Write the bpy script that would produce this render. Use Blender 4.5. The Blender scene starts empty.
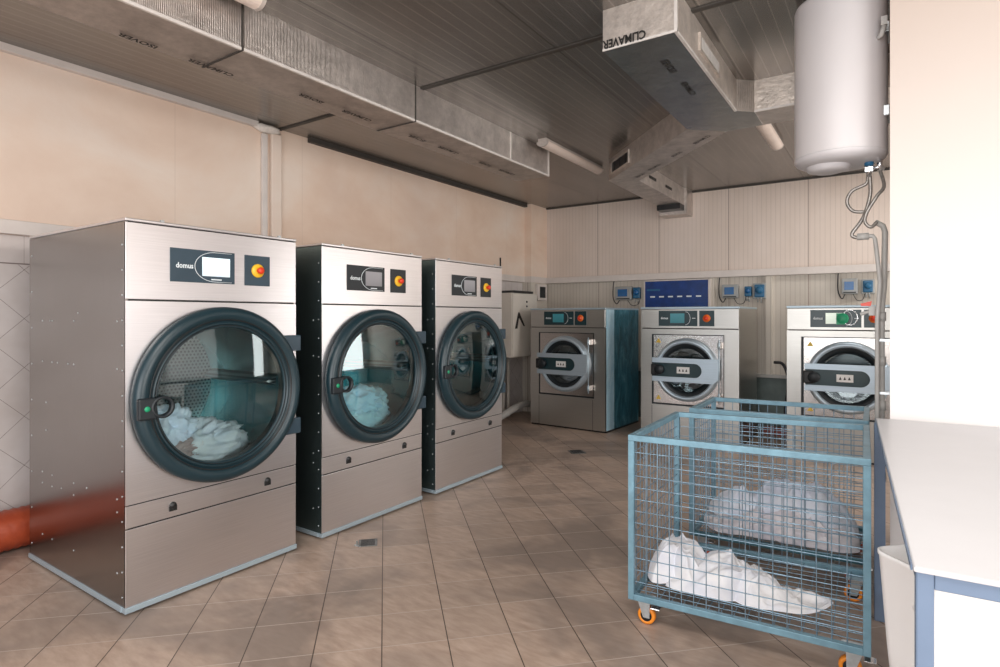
import bpy, bmesh, math, random
from math import sin, cos, pi, radians, sqrt, atan2
from mathutils import Vector, Matrix, noise
random.seed(7)
C = bpy.context.scene.collection

# ------------------------------------------------------------------ materials
def newmat(name):
    m = bpy.data.materials.new(name); m.use_nodes = True
    nt = m.node_tree
    return m, nt, nt.nodes['Principled BSDF']
def setp(b, **k):
    mp = dict(color='Base Color', metal='Metallic', rough='Roughness', spec='Specular IOR Level', trans='Transmission Weight',
              ior='IOR', coat='Coat Weight', coatr='Coat Roughness', emis='Emission Color', emis_s='Emission Strength', sheen='Sheen Weight', sss='Subsurface Weight')
    for a, v in k.items():
        if a in ('color', 'emis') and len(v) == 3: v = (*v, 1)
        b.inputs[mp[a]].default_value = v
def N(nt, t, **k):
    n = nt.nodes.new(t)
    for a, v in k.items(): setattr(n, a, v)
    return n
def L(nt, a, b): nt.links.new(a, b)
def math_(nt, op, a, b=None, c=None):
    n = N(nt, 'ShaderNodeMath', operation=op)
    for i, v in enumerate((a, b, c)):
        if v is None: continue
        if isinstance(v, (int, float)): n.inputs[i].default_value = v
        else: L(nt, v, n.inputs[i])
    return n.outputs[0]
def mix(nt, fac, a, b, mode='MIX'):
    n = N(nt, 'ShaderNodeMix', data_type='RGBA', blend_type=mode)
    if isinstance(fac, (int, float)): n.inputs[0].default_value = fac
    else: L(nt, fac, n.inputs[0])
    for i, v in ((6, a), (7, b)):
        if isinstance(v, tuple): n.inputs[i].default_value = (*v[:3], 1)
        else: L(nt, v, n.inputs[i])
    return n.outputs[2]
def ramp(nt, fac, stops):
    n = N(nt, 'ShaderNodeValToRGB'); L(nt, fac, n.inputs[0])
    el = n.color_ramp.elements
    while len(el) < len(stops): el.new(0.5)
    for e, (p, c) in zip(el, stops):
        e.position = p; e.color = (*c, 1) if isinstance(c, tuple) else (c, c, c, 1)
    return n.outputs[0]
def noise_(nt, vec, scale, detail=4, rough=.6, dist=0):
    n = N(nt, 'ShaderNodeTexNoise'); L(nt, vec, n.inputs['Vector'])
    n.inputs['Scale'].default_value = scale; n.inputs['Detail'].default_value = detail
    n.inputs['Roughness'].default_value = rough; n.inputs['Distortion'].default_value = dist
    return n.outputs['Fac']
def coords(nt, scale=(1, 1, 1), rot=(0, 0, 0), loc=(0, 0, 0), kind='Object'):
    t = N(nt, 'ShaderNodeTexCoord'); m = N(nt, 'ShaderNodeMapping')
    m.inputs['Scale'].default_value = scale; m.inputs['Rotation'].default_value = rot; m.inputs['Location'].default_value = loc
    L(nt, t.outputs[kind], m.inputs['Vector']); return m.outputs[0]
def sep(nt, v):
    s = N(nt, 'ShaderNodeSeparateXYZ'); L(nt, v, s.inputs[0]); return s.outputs
def bump(nt, b, h, strength=.3, dist=.01):
    n = N(nt, 'ShaderNodeBump'); n.inputs['Strength'].default_value = strength; n.inputs['Distance'].default_value = dist
    L(nt, h, n.inputs['Height']); L(nt, n.outputs[0], b.inputs['Normal'])

def plain(name, color, rough=.5, metal=0, var=.12, scale=6, **k):
    """a base colour with faint cloudy variation"""
    m, nt, b = newmat(name); setp(b, rough=rough, metal=metal, **k)
    f = noise_(nt, coords(nt), scale, 5)
    dark = tuple(c * (1 - var) for c in color); lite = tuple(min(1, c * (1 + var)) for c in color)
    L(nt, ramp(nt, f, [(.3, dark), (.7, lite)]), b.inputs['Base Color'])
    return m
def steel(name, color, rough=.27, vert=False, bumps=.04, metal=1.0):
    m, nt, b = newmat(name); setp(b, metal=metal, rough=rough)
    v = coords(nt, (3, 3, 300) if not vert else (220, 220, 3))
    f = noise_(nt, v, 1.0, 3)
    L(nt, ramp(nt, f, [(.3, tuple(c * .93 for c in color)), (.7, tuple(min(1, c * 1.05) for c in color))]), b.inputs['Base Color'])
    g = noise_(nt, coords(nt), 1.3, 3)
    r = math_(nt, 'MULTIPLY_ADD', g, .12, rough - .06); L(nt, r, b.inputs['Roughness'])
    g2 = noise_(nt, coords(nt), 2.2, 2)
    bump(nt, b, g2, bumps, .05)
    return m
M = {}
M['steel'] = steel('brushed_steel', (.76, .74, .75), .33)
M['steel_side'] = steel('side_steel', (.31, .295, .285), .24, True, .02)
M['steel_washer'] = steel('washer_steel', (.53, .52, .49), .36)
M['steel_door'] = steel('door_steel', (.60, .56, .53), .25)
M['steel_ring'] = steel('ring_steel', (.50, .60, .68), .42, metal=.65)
M['steel_light'] = steel('edge_steel', (.46, .57, .64), .40, metal=.5)
M['chrome'] = steel('chrome', (.80, .82, .84), .12)
M['galv'] = plain('galvanised', (.58, .62, .64), .35, .85, .15, 25)
M['slate'] = plain('slate_plastic', (.010, .030, .040), .34, 0, .1, 3)
M['slate_dark'] = plain('dark_rubber', (.008, .013, .017), .45)
M['panel_dark'] = plain('control_panel_slate', (.028, .055, .078), .35)
M['panel_teal'] = plain('control_panel_teal', (.012, .040, .048), .3)
M['black'] = plain('black_plastic', (.012, .013, .014), .4)
M['dark_gap'] = plain('dark_gap', (.02, .02, .02), .8)
M['yellow'] = plain('yellow_plastic', (.85, .50, .03), .4)
M['red'] = plain('red_plastic', (.75, .05, .015), .35)
M['orange_dark'] = plain('orange_knob', (.8, .16, .02), .4)
M['white_plastic'] = plain('white_plastic', (.80, .80, .79), .35, 0, .03)
M['white_print'] = plain('white_print', (.75, .82, .85), .5, 0, .02)
M['black_print'] = plain('black_print', (.02, .018, .016), .6)
M['green'] = plain('green_plastic', (.01, .30, .14), .4)
M['wheel'] = plain('orange_wheel', (.85, .27, .02), .45)
M['red_ring'] = plain('red_wheel', (.65, .09, .04), .45)
M['trolley'] = plain('blue_grey_paint', (.17, .31, .39), .42, .3, .2, 14)
M['trolley_dark'] = plain('teal_paint', (.055, .15, .19), .42, .3, .2, 14)
M['wire'] = plain('blue_grey_wire', (.22, .33, .42), .35, .6, .25, 20)
M['table_frame'] = plain('blue_grey_tube', (.15, .21, .31), .45, .1, .06)
M['table_top'] = plain('white_laminate', (.60, .60, .615), .32, 0, .02)
M['table_panel'] = plain('cream_panel', (.84, .81, .76), .5, 0, .02)
M['tub'] = plain('white_tub', (.97, .965, .96), .5, 0, .02)
M['grey_plastic'] = plain('grey_plastic', (.34, .35, .345), .45)
M['pump_blue'] = plain('pump_blue', (.02, .13, .26), .4)
M['lcd_blue'] = plain('lcd_blue', (.012, .10, .27), .25, emis=(.02, .2, .5), emis_s=.03)
M['blue_panel'] = plain('royal_blue_panel', (.003, .040, .20), .3, 0, .3, 8)
M['cable'] = plain('cable_black', (.03, .03, .035), .5)
M['pvc'] = plain('grey_pvc', (.46, .45, .43), .4)
M['hose'] = plain('braided_hose', (.30, .28, .26), .35, .6, .3, 90)
M['heater'] = plain('heater_enamel', (.62, .595, .60), .42, 0, .02, 2)
M['heater_cap'] = plain('heater_cap', (.60, .58, .59), .35, 0, .02)
M['enamel_box'] = plain('painted_cabinet', (.66, .62, .56), .4, 0, .06, 3)
M['diffuser'] = plain('lamp_diffuser', (.80, .68, .60), .3, 0, .05)
M['lamp_base'] = plain('lamp_base', (.50, .44, .40), .4)
M['trim_white'] = plain('trim_white', (.69, .63, .59), .5, 0, .06)
M['trim_dark'] = plain('trim_dark', (.05, .044, .038), .6)
M['foam'] = plain('foam', (.80, .74, .68), .9, 0, .1, 40)
M['drain'] = plain('drain_grate', (.22, .23, .23), .4, .8, .3, 30)
M['warn'] = plain('warning_yellow', (.75, .52, .08), .5)
M['red_hose'] = plain('dull_red', (.25, .05, .035), .5)

def screen(name, c1, s):
    m, nt, b = newmat(name); setp(b, rough=.2)
    z = sep(nt, coords(nt, kind='Generated'))
    col = ramp(nt, z[2], [(0, tuple(c * .75 for c in c1)), (1, c1)])
    L(nt, col, b.inputs['Base Color']); L(nt, col, b.inputs['Emission Color']); b.inputs['Emission Strength'].default_value = s
    return m
M['screen_lit'] = screen('screen_lit', (.72, .86, .92), .55)
M['screen_grey'] = screen('screen_grey', (.30, .30, .32), .08)
M['screen_teal'] = screen('screen_teal', (.05, .26, .31), .12)
M['screen_pale'] = screen('screen_pale', (.72, .82, .70), .5)

def glass(name, tint, refl=.12):
    m = bpy.data.materials.new(name); m.use_nodes = True; nt = m.node_tree; nt.nodes.clear()
    o = N(nt, 'ShaderNodeOutputMaterial'); t = N(nt, 'ShaderNodeBsdfTransparent'); g = N(nt, 'ShaderNodeBsdfGlossy')
    t.inputs[0].default_value = (*tint, 1); g.inputs['Roughness'].default_value = .03; g.inputs[0].default_value = (.85, .97, 1, 1)
    fr = N(nt, 'ShaderNodeFresnel'); fr.inputs[0].default_value = 1.5
    f = math_(nt, 'MULTIPLY_ADD', fr.outputs[0], 1.0, refl)
    mx = N(nt, 'ShaderNodeMixShader'); L(nt, f, mx.inputs[0]); L(nt, t.outputs[0], mx.inputs[1]); L(nt, g.outputs[0], mx.inputs[2])
    L(nt, mx.outputs[0], o.inputs[0]); return m
M['glass'] = glass('door_glass', (.78, .93, .95), .06)
M['glass_teal'] = glass('door_glass_teal', (.60, .92, .96), .10)
M['glass_washer'] = glass('washer_glass', (.55, .62, .64), .06)

def perforated(name, base, hole, pitch=.030, R=.36, metal=.9):
    m, nt, b = newmat(name); setp(b, metal=metal, rough=.28)
    s = sep(nt, coords(nt))
    ang = math_(nt, 'ARCTAN2', s[0], s[2])
    u = math_(nt, 'MULTIPLY', ang, R / pitch); v = math_(nt, 'DIVIDE', s[1], pitch)
    fu = math_(nt, 'SUBTRACT', math_(nt, 'FRACT', u), .5); fv = math_(nt, 'SUBTRACT', math_(nt, 'FRACT', v), .5)
    d = math_(nt, 'SQRT', math_(nt, 'ADD', math_(nt, 'MULTIPLY', fu, fu), math_(nt, 'MULTIPLY', fv, fv)))
    k = math_(nt, 'LESS_THAN', d, .27)
    L(nt, mix(nt, k, base, hole), b.inputs['Base Color']); return m
M['drum'] = perforated('perforated_drum', (.55, .62, .62), (.05, .07, .07))
def mat_perf_plate():
    m, nt, b = newmat('perforated_back_plate'); setp(b, metal=.8, rough=.3)
    s = sep(nt, coords(nt)); P_ = .024
    row = math_(nt, 'DIVIDE', s[2], P_ * .87); sh = math_(nt, 'MULTIPLY', math_(nt, 'MODULO', math_(nt, 'FLOOR', row), 2.0), .5)
    u = math_(nt, 'SUBTRACT', math_(nt, 'FRACT', math_(nt, 'ADD', math_(nt, 'DIVIDE', s[0], P_), sh)), .5); v = math_(nt, 'SUBTRACT', math_(nt, 'FRACT', row), .5)
    d = math_(nt, 'SQRT', math_(nt, 'ADD', math_(nt, 'MULTIPLY', u, u), math_(nt, 'MULTIPLY', v, v))); k = math_(nt, 'LESS_THAN', d, .28)
    L(nt, mix(nt, k, (.62, .57, .53), (.05, .05, .05)), b.inputs['Base Color']); return m
M['drum_back'] = mat_perf_plate()
M['drum_wall'] = plain('teal_drum_wall', (.045, .27, .32), .26, .6, .25, 3)
M['drum_strip'] = perforated('perforated_strip', (.80, .80, .78), (.03, .05, .05), .020, .40)

def cloth(name, c1, c2):
    m, nt, b = newmat(name); setp(b, rough=.85, sheen=.2)
    f = noise_(nt, coords(nt), 7, 4)
    L(nt, ramp(nt, f, [(.35, c2), (.6, c1)]), b.inputs['Base Color'])
    bump(nt, b, noise_(nt, coords(nt), 60, 3), .15, .004); return m
M['cloth'] = cloth('white_cotton', (.88, .87, .88), (.74, .76, .84))
M['cloth_blue'] = cloth('bluish_cotton', (.84, .87, .95), (.70, .74, .87))
M['cloth_mauve'] = cloth('mauve_cotton', (.82, .77, .79), (.66, .62, .69))
M['cloth_pink'] = cloth('pinkish_cotton', (.55, .40, .38), (.40, .28, .26))

def foil(name, base, rough=.33, stripe=True, ax=1):
    m, nt, b = newmat(name); setp(b, metal=.6 if base[0] > .79 else .85, rough=rough)
    v = coords(nt)
    f = noise_(nt, v, 9, 8, .75); L(nt, ramp(nt, f, [(.35, tuple(c * .68 for c in base)), (.65, base)]), b.inputs['Base Color'])
    w = N(nt, 'ShaderNodeTexWave', wave_type='BANDS', bands_direction=['X', 'Y', 'Z'][ax]); L(nt, v, w.inputs[0])
    w.inputs['Scale'].default_value = 34; w.inputs['Distortion'].default_value = 2.0; w.inputs['Detail'].default_value = 2
    cr = noise_(nt, v, 26, 5)
    h = math_(nt, 'ADD', math_(nt, 'MULTIPLY', w.outputs['Fac'], .45 if stripe else 0), math_(nt, 'MULTIPLY', cr, .55))
    bump(nt, b, h, .42, .009); return m
M['foil'] = foil('duct_foil', (.74, .68, .64))
M['foil_x'] = foil('duct_foil_cross', (.62, .56, .52), ax=0)
M['foil_bright'] = foil('duct_foil_bright', (.80, .72, .65), .36)
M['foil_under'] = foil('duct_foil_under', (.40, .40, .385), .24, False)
M['tape'] = plain('aluminium_tape', (.80, .76, .72), .4, .25, .1, 20)

# ---- room surfaces
def mat_floor():
    m, nt, b = newmat('diagonal_floor_tiles'); setp(b, spec=.5)
    s = sep(nt, coords(nt)); r2 = 1 / sqrt(2)
    u = math_(nt, 'MULTIPLY', math_(nt, 'ADD', s[0], s[1]), r2); v = math_(nt, 'MULTIPLY', math_(nt, 'SUBTRACT', s[1], s[0]), r2)
    u = math_(nt, 'DIVIDE', math_(nt, 'ADD', u, .01), .2725); v = math_(nt, 'DIVIDE', math_(nt, 'SUBTRACT', v, 2.452), .2660)
    def edge(x, w):
        f = math_(nt, 'FRACT', x); return math_(nt, 'MAXIMUM', math_(nt, 'LESS_THAN', f, w), math_(nt, 'GREATER_THAN', f, 1 - w))
    e1 = edge(u, .008); e2 = edge(v, .008)
    cb = N(nt, 'ShaderNodeCombineXYZ'); L(nt, math_(nt, 'FLOOR', u), cb.inputs[0]); L(nt, math_(nt, 'FLOOR', v), cb.inputs[1])
    wn = N(nt, 'ShaderNodeTexWhiteNoise', noise_dimensions='3D'); L(nt, cb.outputs[0], wn.inputs['Vector'])
    tone = wn.outputs['Value']
    vv = coords(nt)
    big = noise_(nt, vv, 1.1, 4, .6, .5); fine = noise_(nt, coords(nt, (8, 26, 8), (0, 0, radians(45))), 1, 5)
    c = ramp(nt, fine, [(.25, (.37, .265, .205)), (.55, (.49, .37, .295)), (.8, (.58, .455, .375))])
    c = mix(nt, math_(nt, 'MULTIPLY', math_(nt, 'POWER', tone, 1.6), .38), c, (.22, .175, .145))
    st = ramp(nt, big, [(.47, 0.0), (.60, .62)])
    c = mix(nt, st, c, (.19, .155, .135))
    c = mix(nt, e2, c, (.52, .44, .38)); c = mix(nt, e1, c, (.07, .05, .04))
    L(nt, c, b.inputs['Base Color'])
    L(nt, math_(nt, 'MULTIPLY_ADD', fine, .25, .30), b.inputs['Roughness'])
    h = math_(nt, 'SUBTRACT', math_(nt, 'MULTIPLY', fine, .25), math_(nt, 'MAXIMUM', e1, e2)); bump(nt, b, h, .25, .004)
    return m
def mat_ceiling():
    m, nt, b = newmat('ribbed_metal_ceiling'); setp(b, metal=.75, rough=.27)
    s = sep(nt, coords(nt)); f = math_(nt, 'FRACT', math_(nt, 'DIVIDE', s[0], .075))
    l1 = math_(nt, 'LESS_THAN', f, .09); f2 = math_(nt, 'FRACT', math_(nt, 'DIVIDE', s[0], .84)); l2 = math_(nt, 'LESS_THAN', f2, .012)
    g = noise_(nt, coords(nt, (2, .4, 1)), 1.5, 4)
    c = ramp(nt, g, [(.3, (.20, .188, .175)), (.7, (.29, .272, .25))])
    c = mix(nt, l1, c, (.36, .335, .31)); c = mix(nt, l2, c, (.14, .13, .12)); L(nt, c, b.inputs['Base Color'])
    bump(nt, b, math_(nt, 'SUBTRACT', l1, l2), .22, .005); return m
def mat_left():
    m, nt, b = newmat('peach_upper_wall'); setp(b, rough=.7)
    v = coords(nt); s = sep(nt, v)
    g = noise_(nt, coords(nt, (1, .8, 1.2)), 1.2, 5, .6, .4)
    c = ramp(nt, g, [(.3, (.72, .53, .41)), (.5, (.79, .62, .50)), (.72, (.84, .72, .62))])
    sm = noise_(nt, coords(nt, (1, .5, .5), loc=(3, 2, 1)), .8, 3)
    c = mix(nt, ramp(nt, sm, [(.48, 0.0), (.68, .35)]), c, (.55, .42, .36))
    # whiter patches towards the entrance end
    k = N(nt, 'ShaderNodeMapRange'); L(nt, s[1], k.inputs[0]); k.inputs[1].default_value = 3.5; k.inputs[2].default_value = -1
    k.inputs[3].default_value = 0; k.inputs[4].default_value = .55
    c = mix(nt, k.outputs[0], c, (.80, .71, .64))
    f = math_(nt, 'LESS_THAN', math_(nt, 'FRACT', math_(nt, 'DIVIDE', s[1], 1.12)), .004); c = mix(nt, math_(nt, 'MULTIPLY', f, .35), c, (.50, .37, .29))
    L(nt, c, b.inputs['Base Color']); bump(nt, b, noise_(nt, v, 30, 4), .08, .01); return m
def mat_back(name, c1, c2, rib):
    m, nt, b = newmat(name); setp(b, rough=.55, metal=.05)
    v = coords(nt); s = sep(nt, v)
    g = noise_(nt, coords(nt, (2, 1, .7)), 1.2, 4); c = ramp(nt, g, [(.3, c1), (.7, c2)])
    f = math_(nt, 'FRACT', math_(nt, 'DIVIDE', s[0], .052)); r = math_(nt, 'LESS_THAN', f, .14)
    j = math_(nt, 'LESS_THAN', math_(nt, 'FRACT', math_(nt, 'DIVIDE', math_(nt, 'ADD', s[0], .797), .885)), .010)
    c = mix(nt, math_(nt, 'MULTIPLY', r, rib), c, (.30, .24, .20)); c = mix(nt, j, c, (.33, .26, .22)); L(nt, c, b.inputs['Base Color'])
    bump(nt, b, math_(nt, 'SUBTRACT', 0, math_(nt, 'ADD', r, j)), .25, .005); return m
def mat_tile_wall():
    m, nt, b = newmat('diamond_wall_tiles'); setp(b, rough=.10, spec=.7)
    s = sep(nt, coords(nt))
    u = math_(nt, 'DIVIDE', math_(nt, 'ADD', s[1], s[2]), .30); v = math_(nt, 'DIVIDE', math_(nt, 'SUBTRACT', s[1], s[2]), .30)
    def e(x, w=.012): return math_(nt, 'LESS_THAN', math_(nt, 'FRACT', x), w)
    dia = math_(nt, 'MAXIMUM', e(u), e(v))
    top = math_(nt, 'GREATER_THAN', s[2], 1.68)
    sq = math_(nt, 'MAXIMUM', e(math_(nt, 'DIVIDE', s[1], .15)), math_(nt, 'LESS_THAN', math_(nt, 'ABSOLUTE', math_(nt, 'SUBTRACT', s[2], 1.685)), .004))
    k = math_(nt, 'ADD', math_(nt, 'MULTIPLY', top, sq), math_(nt, 'MULTIPLY', math_(nt, 'SUBTRACT', 1, top), dia))
    g = noise_(nt, coords(nt), 3, 3); c = ramp(nt, g, [(.3, (.52, .47, .45)), (.7, (.64, .60, .59))])
    L(nt, mix(nt, k, c, (.22, .18, .17)), b.inputs['Base Color']); bump(nt, b, math_(nt, 'SUBTRACT', 0, k), .2, .004); return m
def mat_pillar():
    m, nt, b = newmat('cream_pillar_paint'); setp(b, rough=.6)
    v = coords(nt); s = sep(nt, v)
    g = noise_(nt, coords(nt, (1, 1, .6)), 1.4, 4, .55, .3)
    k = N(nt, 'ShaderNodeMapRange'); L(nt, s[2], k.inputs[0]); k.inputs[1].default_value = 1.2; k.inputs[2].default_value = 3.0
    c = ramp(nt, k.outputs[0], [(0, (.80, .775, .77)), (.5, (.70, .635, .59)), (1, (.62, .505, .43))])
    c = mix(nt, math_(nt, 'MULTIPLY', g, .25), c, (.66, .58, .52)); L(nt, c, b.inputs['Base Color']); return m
M['floor'] = mat_floor(); M['ceiling'] = mat_ceiling(); M['left'] = mat_left(); M['pillar'] = mat_pillar(); M['tilewall'] = mat_tile_wall()
M['back_up'] = mat_back('ribbed_back_wall_upper', (.68, .575, .50), (.75, .65, .585), .22)
M['back_lo'] = mat_back('ribbed_back_wall_lower', (.58, .53, .465), (.66, .61, .54), .38)
M['low_wall'] = plain('grey_green_low_wall', (.13, .17, .165), .55, 0, .2)
def mat_film():
    m, nt, b = newmat('blue_protective_film'); setp(b, rough=.35, spec=.5, metal=0)
    v = coords(nt, (1, 1, .35)); s = sep(nt, coords(nt))
    g = noise_(nt, v, 7, 6, .7, 1.5)
    c = ramp(nt, g, [(.3, (.015, .07, .09)), (.55, (.05, .20, .27)), (.72, (.20, .42, .50))])
    k = math_(nt, 'LESS_THAN', s[1], .24)
    c2 = ramp(nt, g, [(.3, (.30, .58, .74)), (.7, (.62, .82, .92))])
    L(nt, mix(nt, k, c, c2), b.inputs['Base Color']); bump(nt, b, g, .5, .02); return m
M['film'] = mat_film()
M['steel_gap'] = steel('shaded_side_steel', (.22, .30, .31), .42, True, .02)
def mat_pipe():
    m, nt, b = newmat('orange_ribbed_pipe'); setp(b, rough=.4)
    v = coords(nt); g = noise_(nt, v, 9, 5)
    L(nt, ramp(nt, g, [(.3, (.28, .04, .016)), (.7, (.44, .08, .03))]), b.inputs['Base Color']); bump(nt, b, g, .3, .02); return m
M['pipe'] = mat_pipe()

# ------------------------------------------------------------------ mesh builder
class MB:
    def __init__(s): s.v = []; s.f = []; s.m = []; s.mats = []; s.sm = []
    def mi(s, mat):
        if mat not in s.mats: s.mats.append(mat)
        return s.mats.index(mat)
    def add(s, verts, faces, mat=None, smooth=False):
        o = len(s.v); s.v += [tuple(p) for p in verts]; k = s.mi(mat) if mat else 0
        for f in faces: s.f.append([i + o for i in f]); s.m.append(k); s.sm.append(smooth)
        return s
    def box(s, x0, x1, y0, y1, z0, z1, mat=None, mtx=None):
        if x0 > x1: x0, x1 = x1, x0
        if y0 > y1: y0, y1 = y1, y0
        if z0 > z1: z0, z1 = z1, z0
        P = [Vector(p) for p in ((x0, y0, z0), (x1, y0, z0), (x1, y1, z0), (x0, y1, z0), (x0, y0, z1), (x1, y0, z1), (x1, y1, z1), (x0, y1, z1))]
        if mtx: P = [mtx @ p for p in P]
        return s.add(P, [(0, 3, 2, 1), (4, 5, 6, 7), (0, 1, 5, 4), (1, 2, 6, 5), (2, 3, 7, 6), (3, 0, 4, 7)], mat)
    def prism(s, poly, z0, z1, mat=None, fn=None):
        """poly in 2D, extruded; fn maps (a, b, h) to xyz"""
        fn = fn or (lambda a, b, h: (a, b, h)); n = len(poly)
        P = [fn(a, b, z0) for a, b in poly] + [fn(a, b, z1) for a, b in poly]
        F = [tuple(range(n))[::-1], tuple(range(n, 2 * n))] + [(i, (i + 1) % n, (i + 1) % n + n, i + n) for i in range(n)]
        return s.add(P, F, mat)
    def tube(s, pts, r, n=10, mat=None, cap=True, closed=False):
        pts = [Vector(p) for p in pts]; rings = []; m = len(pts); up = None
        for i, p in enumerate(pts):
            if closed: t = pts[(i + 1) % m] - pts[i - 1]
            else: t = pts[min(i + 1, m - 1)] - pts[max(i - 1, 0)]
            t.normalize()
            if up is None:
                up = Vector((0, 0, 1)) if abs(t.z) < .9 else Vector((1, 0, 0))
            a = t.cross(up); a.normalize(); b = a.cross(t); b.normalize(); up = b
            rr = r[i] if isinstance(r, (list, tuple)) else r
            rings.append([p + a * cos(2 * pi * k / n) * rr + b * sin(2 * pi * k / n) * rr for k in range(n)])
        V = [q for rg in rings for q in rg]; F = []
        for i in range(m if closed else m - 1):
            j = (i + 1) % m
            for k in range(n): F.append((i * n + k, i * n + (k + 1) % n, j * n + (k + 1) % n, j * n + k))
        if cap and not closed: F += [tuple(range(n))[::-1], tuple(range((m - 1) * n, m * n))]
        return s.add(V, F, mat, True)
    def lathe(s, prof, n=48, org=(0, 0, 0), axis='z', mat=None, cap=False, closed=False, smooth=True):
        """prof = [(r, h)...] about axis"""
        ox, oy, oz = org; V = []
        for r, h in prof:
            for k in range(n):
                a = 2 * pi * k / n; c, d = r * cos(a), r * sin(a)
                V.append({'z': (ox + c, oy + d, oz + h), 'y': (ox + c, oy + h, oz + d), 'x': (ox + h, oy + c, oz + d)}[axis])
        F = []; m = len(prof)
        for i in range(m if closed else m - 1):
            j = (i + 1) % m
            for k in range(n): F.append((i * n + k, i * n + (k + 1) % n, j * n + (k + 1) % n, j * n + k))
        s.add(V, F, mat, smooth)
        if cap:
            o = len(s.v) - len(V); kk = s.mi(mat) if mat else 0
            s.f.append([o + k for k in range(n)][::-1]); s.m.append(kk); s.sm.append(False)
            s.f.append([o + (m - 1) * n + k for k in range(n)]); s.m.append(kk); s.sm.append(False)
        return s
    def plate_hole(s, x0, x1, z0, z1, cx, cz, r, y, t, mat=None, n=64):
        """rectangle in the xz plane with a round hole, front at y, back at y+t"""
        def rect(a):
            dx, dz = cos(a), sin(a); k = 1e9
            if dx > 1e-9: k = min(k, (x1 - cx) / dx)
            if dx < -1e-9: k = min(k, (x0 - cx) / dx)
            if dz > 1e-9: k = min(k, (z1 - cz) / dz)
            if dz < -1e-9: k = min(k, (z0 - cz) / dz)
            return (cx + dx * k, cz + dz * k)
        A = sorted(set([2 * pi * k / n for k in range(n)] + [atan2(zz - cz, xx - cx) % (2 * pi) for xx in (x0, x1) for zz in (z0, z1)]))
        n = len(A); V = []
        for yy in (y, y + t):
            V += [(rect(a)[0], yy, rect(a)[1]) for a in A]; V += [(cx + r * cos(a), yy, cz + r * sin(a)) for a in A]
        F = []
        for i in range(n):
            j = (i + 1) % n
            F += [(i, j, n + j, n + i), (2 * n + i, 3 * n + i, 3 * n + j, 2 * n + j), (n + i, n + j, 3 * n + j, 3 * n + i), (i, 2 * n + i, 2 * n + j, j)]
        return s.add(V, F, mat)
    def build(s, name, mat=None, parent=None, bevel=0, seg=2, loc=None, rotz=0):
        me = bpy.data.meshes.new(name); me.from_pydata(s.v, [], s.f)
        mats = [x for x in s.mats]
        if mat and not mats: mats = [mat]
        for x in mats: me.materials.append(M[x] if isinstance(x, str) else x)
        me.polygons.foreach_set('material_index', s.m); me.polygons.foreach_set('use_smooth', s.sm)
        bm = bmesh.new(); bm.from_mesh(me); bmesh.ops.recalc_face_normals(bm, faces=bm.faces); bm.to_mesh(me); bm.free()
        o = bpy.data.objects.new(name, me); C.objects.link(o)
        if parent: o.parent = parent
        if loc: o.location = loc
        if rotz: o.rotation_euler = (0, 0, rotz)
        if bevel:
            b = o.modifiers.new('bevel', 'BEVEL'); b.width = bevel; b.segments = seg; b.limit_method = 'ANGLE'; b.angle_limit = radians(40)
            b.harden_normals = False
        return o
def tag(o, label=None, cat=None, group=None, kind=None):
    if label: o['label'] = label
    if cat: o['category'] = cat
    if group: o['group'] = group
    if kind: o['kind'] = kind
    return o
def empty(name, label, cat, loc=(0, 0, 0), rotz=0, group=None):
    o = bpy.data.objects.new(name, None); C.objects.link(o); o.location = loc; o.rotation_euler = (0, 0, rotz); o.empty_display_size = .1
    return tag(o, label, cat, group)
def struct(mb, name, mat=None, **k): return tag(mb.build(name, mat, **k), kind='structure')
def copy_part(src, parent, loc=None):
    o = src.copy(); C.objects.link(o); o.parent = parent
    if loc: o.location = loc
    for ch in src.children: copy_part(ch, o)
    return o
def dup(root, loc, rotz, label, keep=None):
    r = root.copy(); C.objects.link(r); r.location = loc; r.rotation_euler = (0, 0, rotz); r['label'] = label
    for ch in list(root.children):
        if keep and not keep(ch): continue
        copy_part(ch, r)
    return r
def text(string, size, fn, name, mat, parent=None, width=None, bold=0, align='CENTER'):
    """flat lettering; fn maps (x, y) on the text plane to xyz"""
    cu = bpy.data.curves.new(name, 'FONT'); cu.body = string; cu.size = size; cu.align_x = align; cu.align_y = 'CENTER'; cu.offset = bold; cu.resolution_u = 2
    t = bpy.data.objects.new(name, cu); C.objects.link(t); dg = bpy.context.evaluated_depsgraph_get()
    me = bpy.data.meshes.new_from_object(t.evaluated_get(dg)); bpy.data.objects.remove(t); bpy.data.curves.remove(cu)
    xs = [v.co.x for v in me.vertices] or [0]; k = 1
    if width and max(xs) > min(xs): k = width / (max(xs) - min(xs))
    for v in me.vertices: v.co = Vector(fn(v.co.x * k, v.co.y))
    me.name = name; me.materials.clear(); me.materials.append(M[mat])
    o = bpy.data.objects.new(name, me); C.objects.link(o); o.parent = parent
    return o
def spline(pts, n=8):
    P = [Vector(p) for p in pts]; P = [P[0] * 2 - P[1]] + P + [P[-1] * 2 - P[-2]]; out = []
    for i in range(1, len(P) - 2):
        for k in range(n):
            t = k / n; a, b, c, d = P[i - 1:i + 3]
            out.append(.5 * ((2 * b) + (c - a) * t + (2 * a - 5 * b + 4 * c - d) * t * t + (3 * b - a - 3 * c + d) * t ** 3))
    out.append(P[-2]); return out

# ------------------------------------------------------------------ camera
HC = 1.36; YAW = math.atan(390 / 583)
cam = bpy.data.cameras.new('camera'); co = bpy.data.objects.new('camera', cam); C.objects.link(co)
co.location = (0, 0, HC); co.rotation_euler = (pi / 2, 0, YAW); cam.sensor_width = 36; cam.lens = 583 / 1000 * 36; cam.shift_y = -16.5 / 1000
cam.clip_start = .02
bpy.context.scene.camera = co

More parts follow.
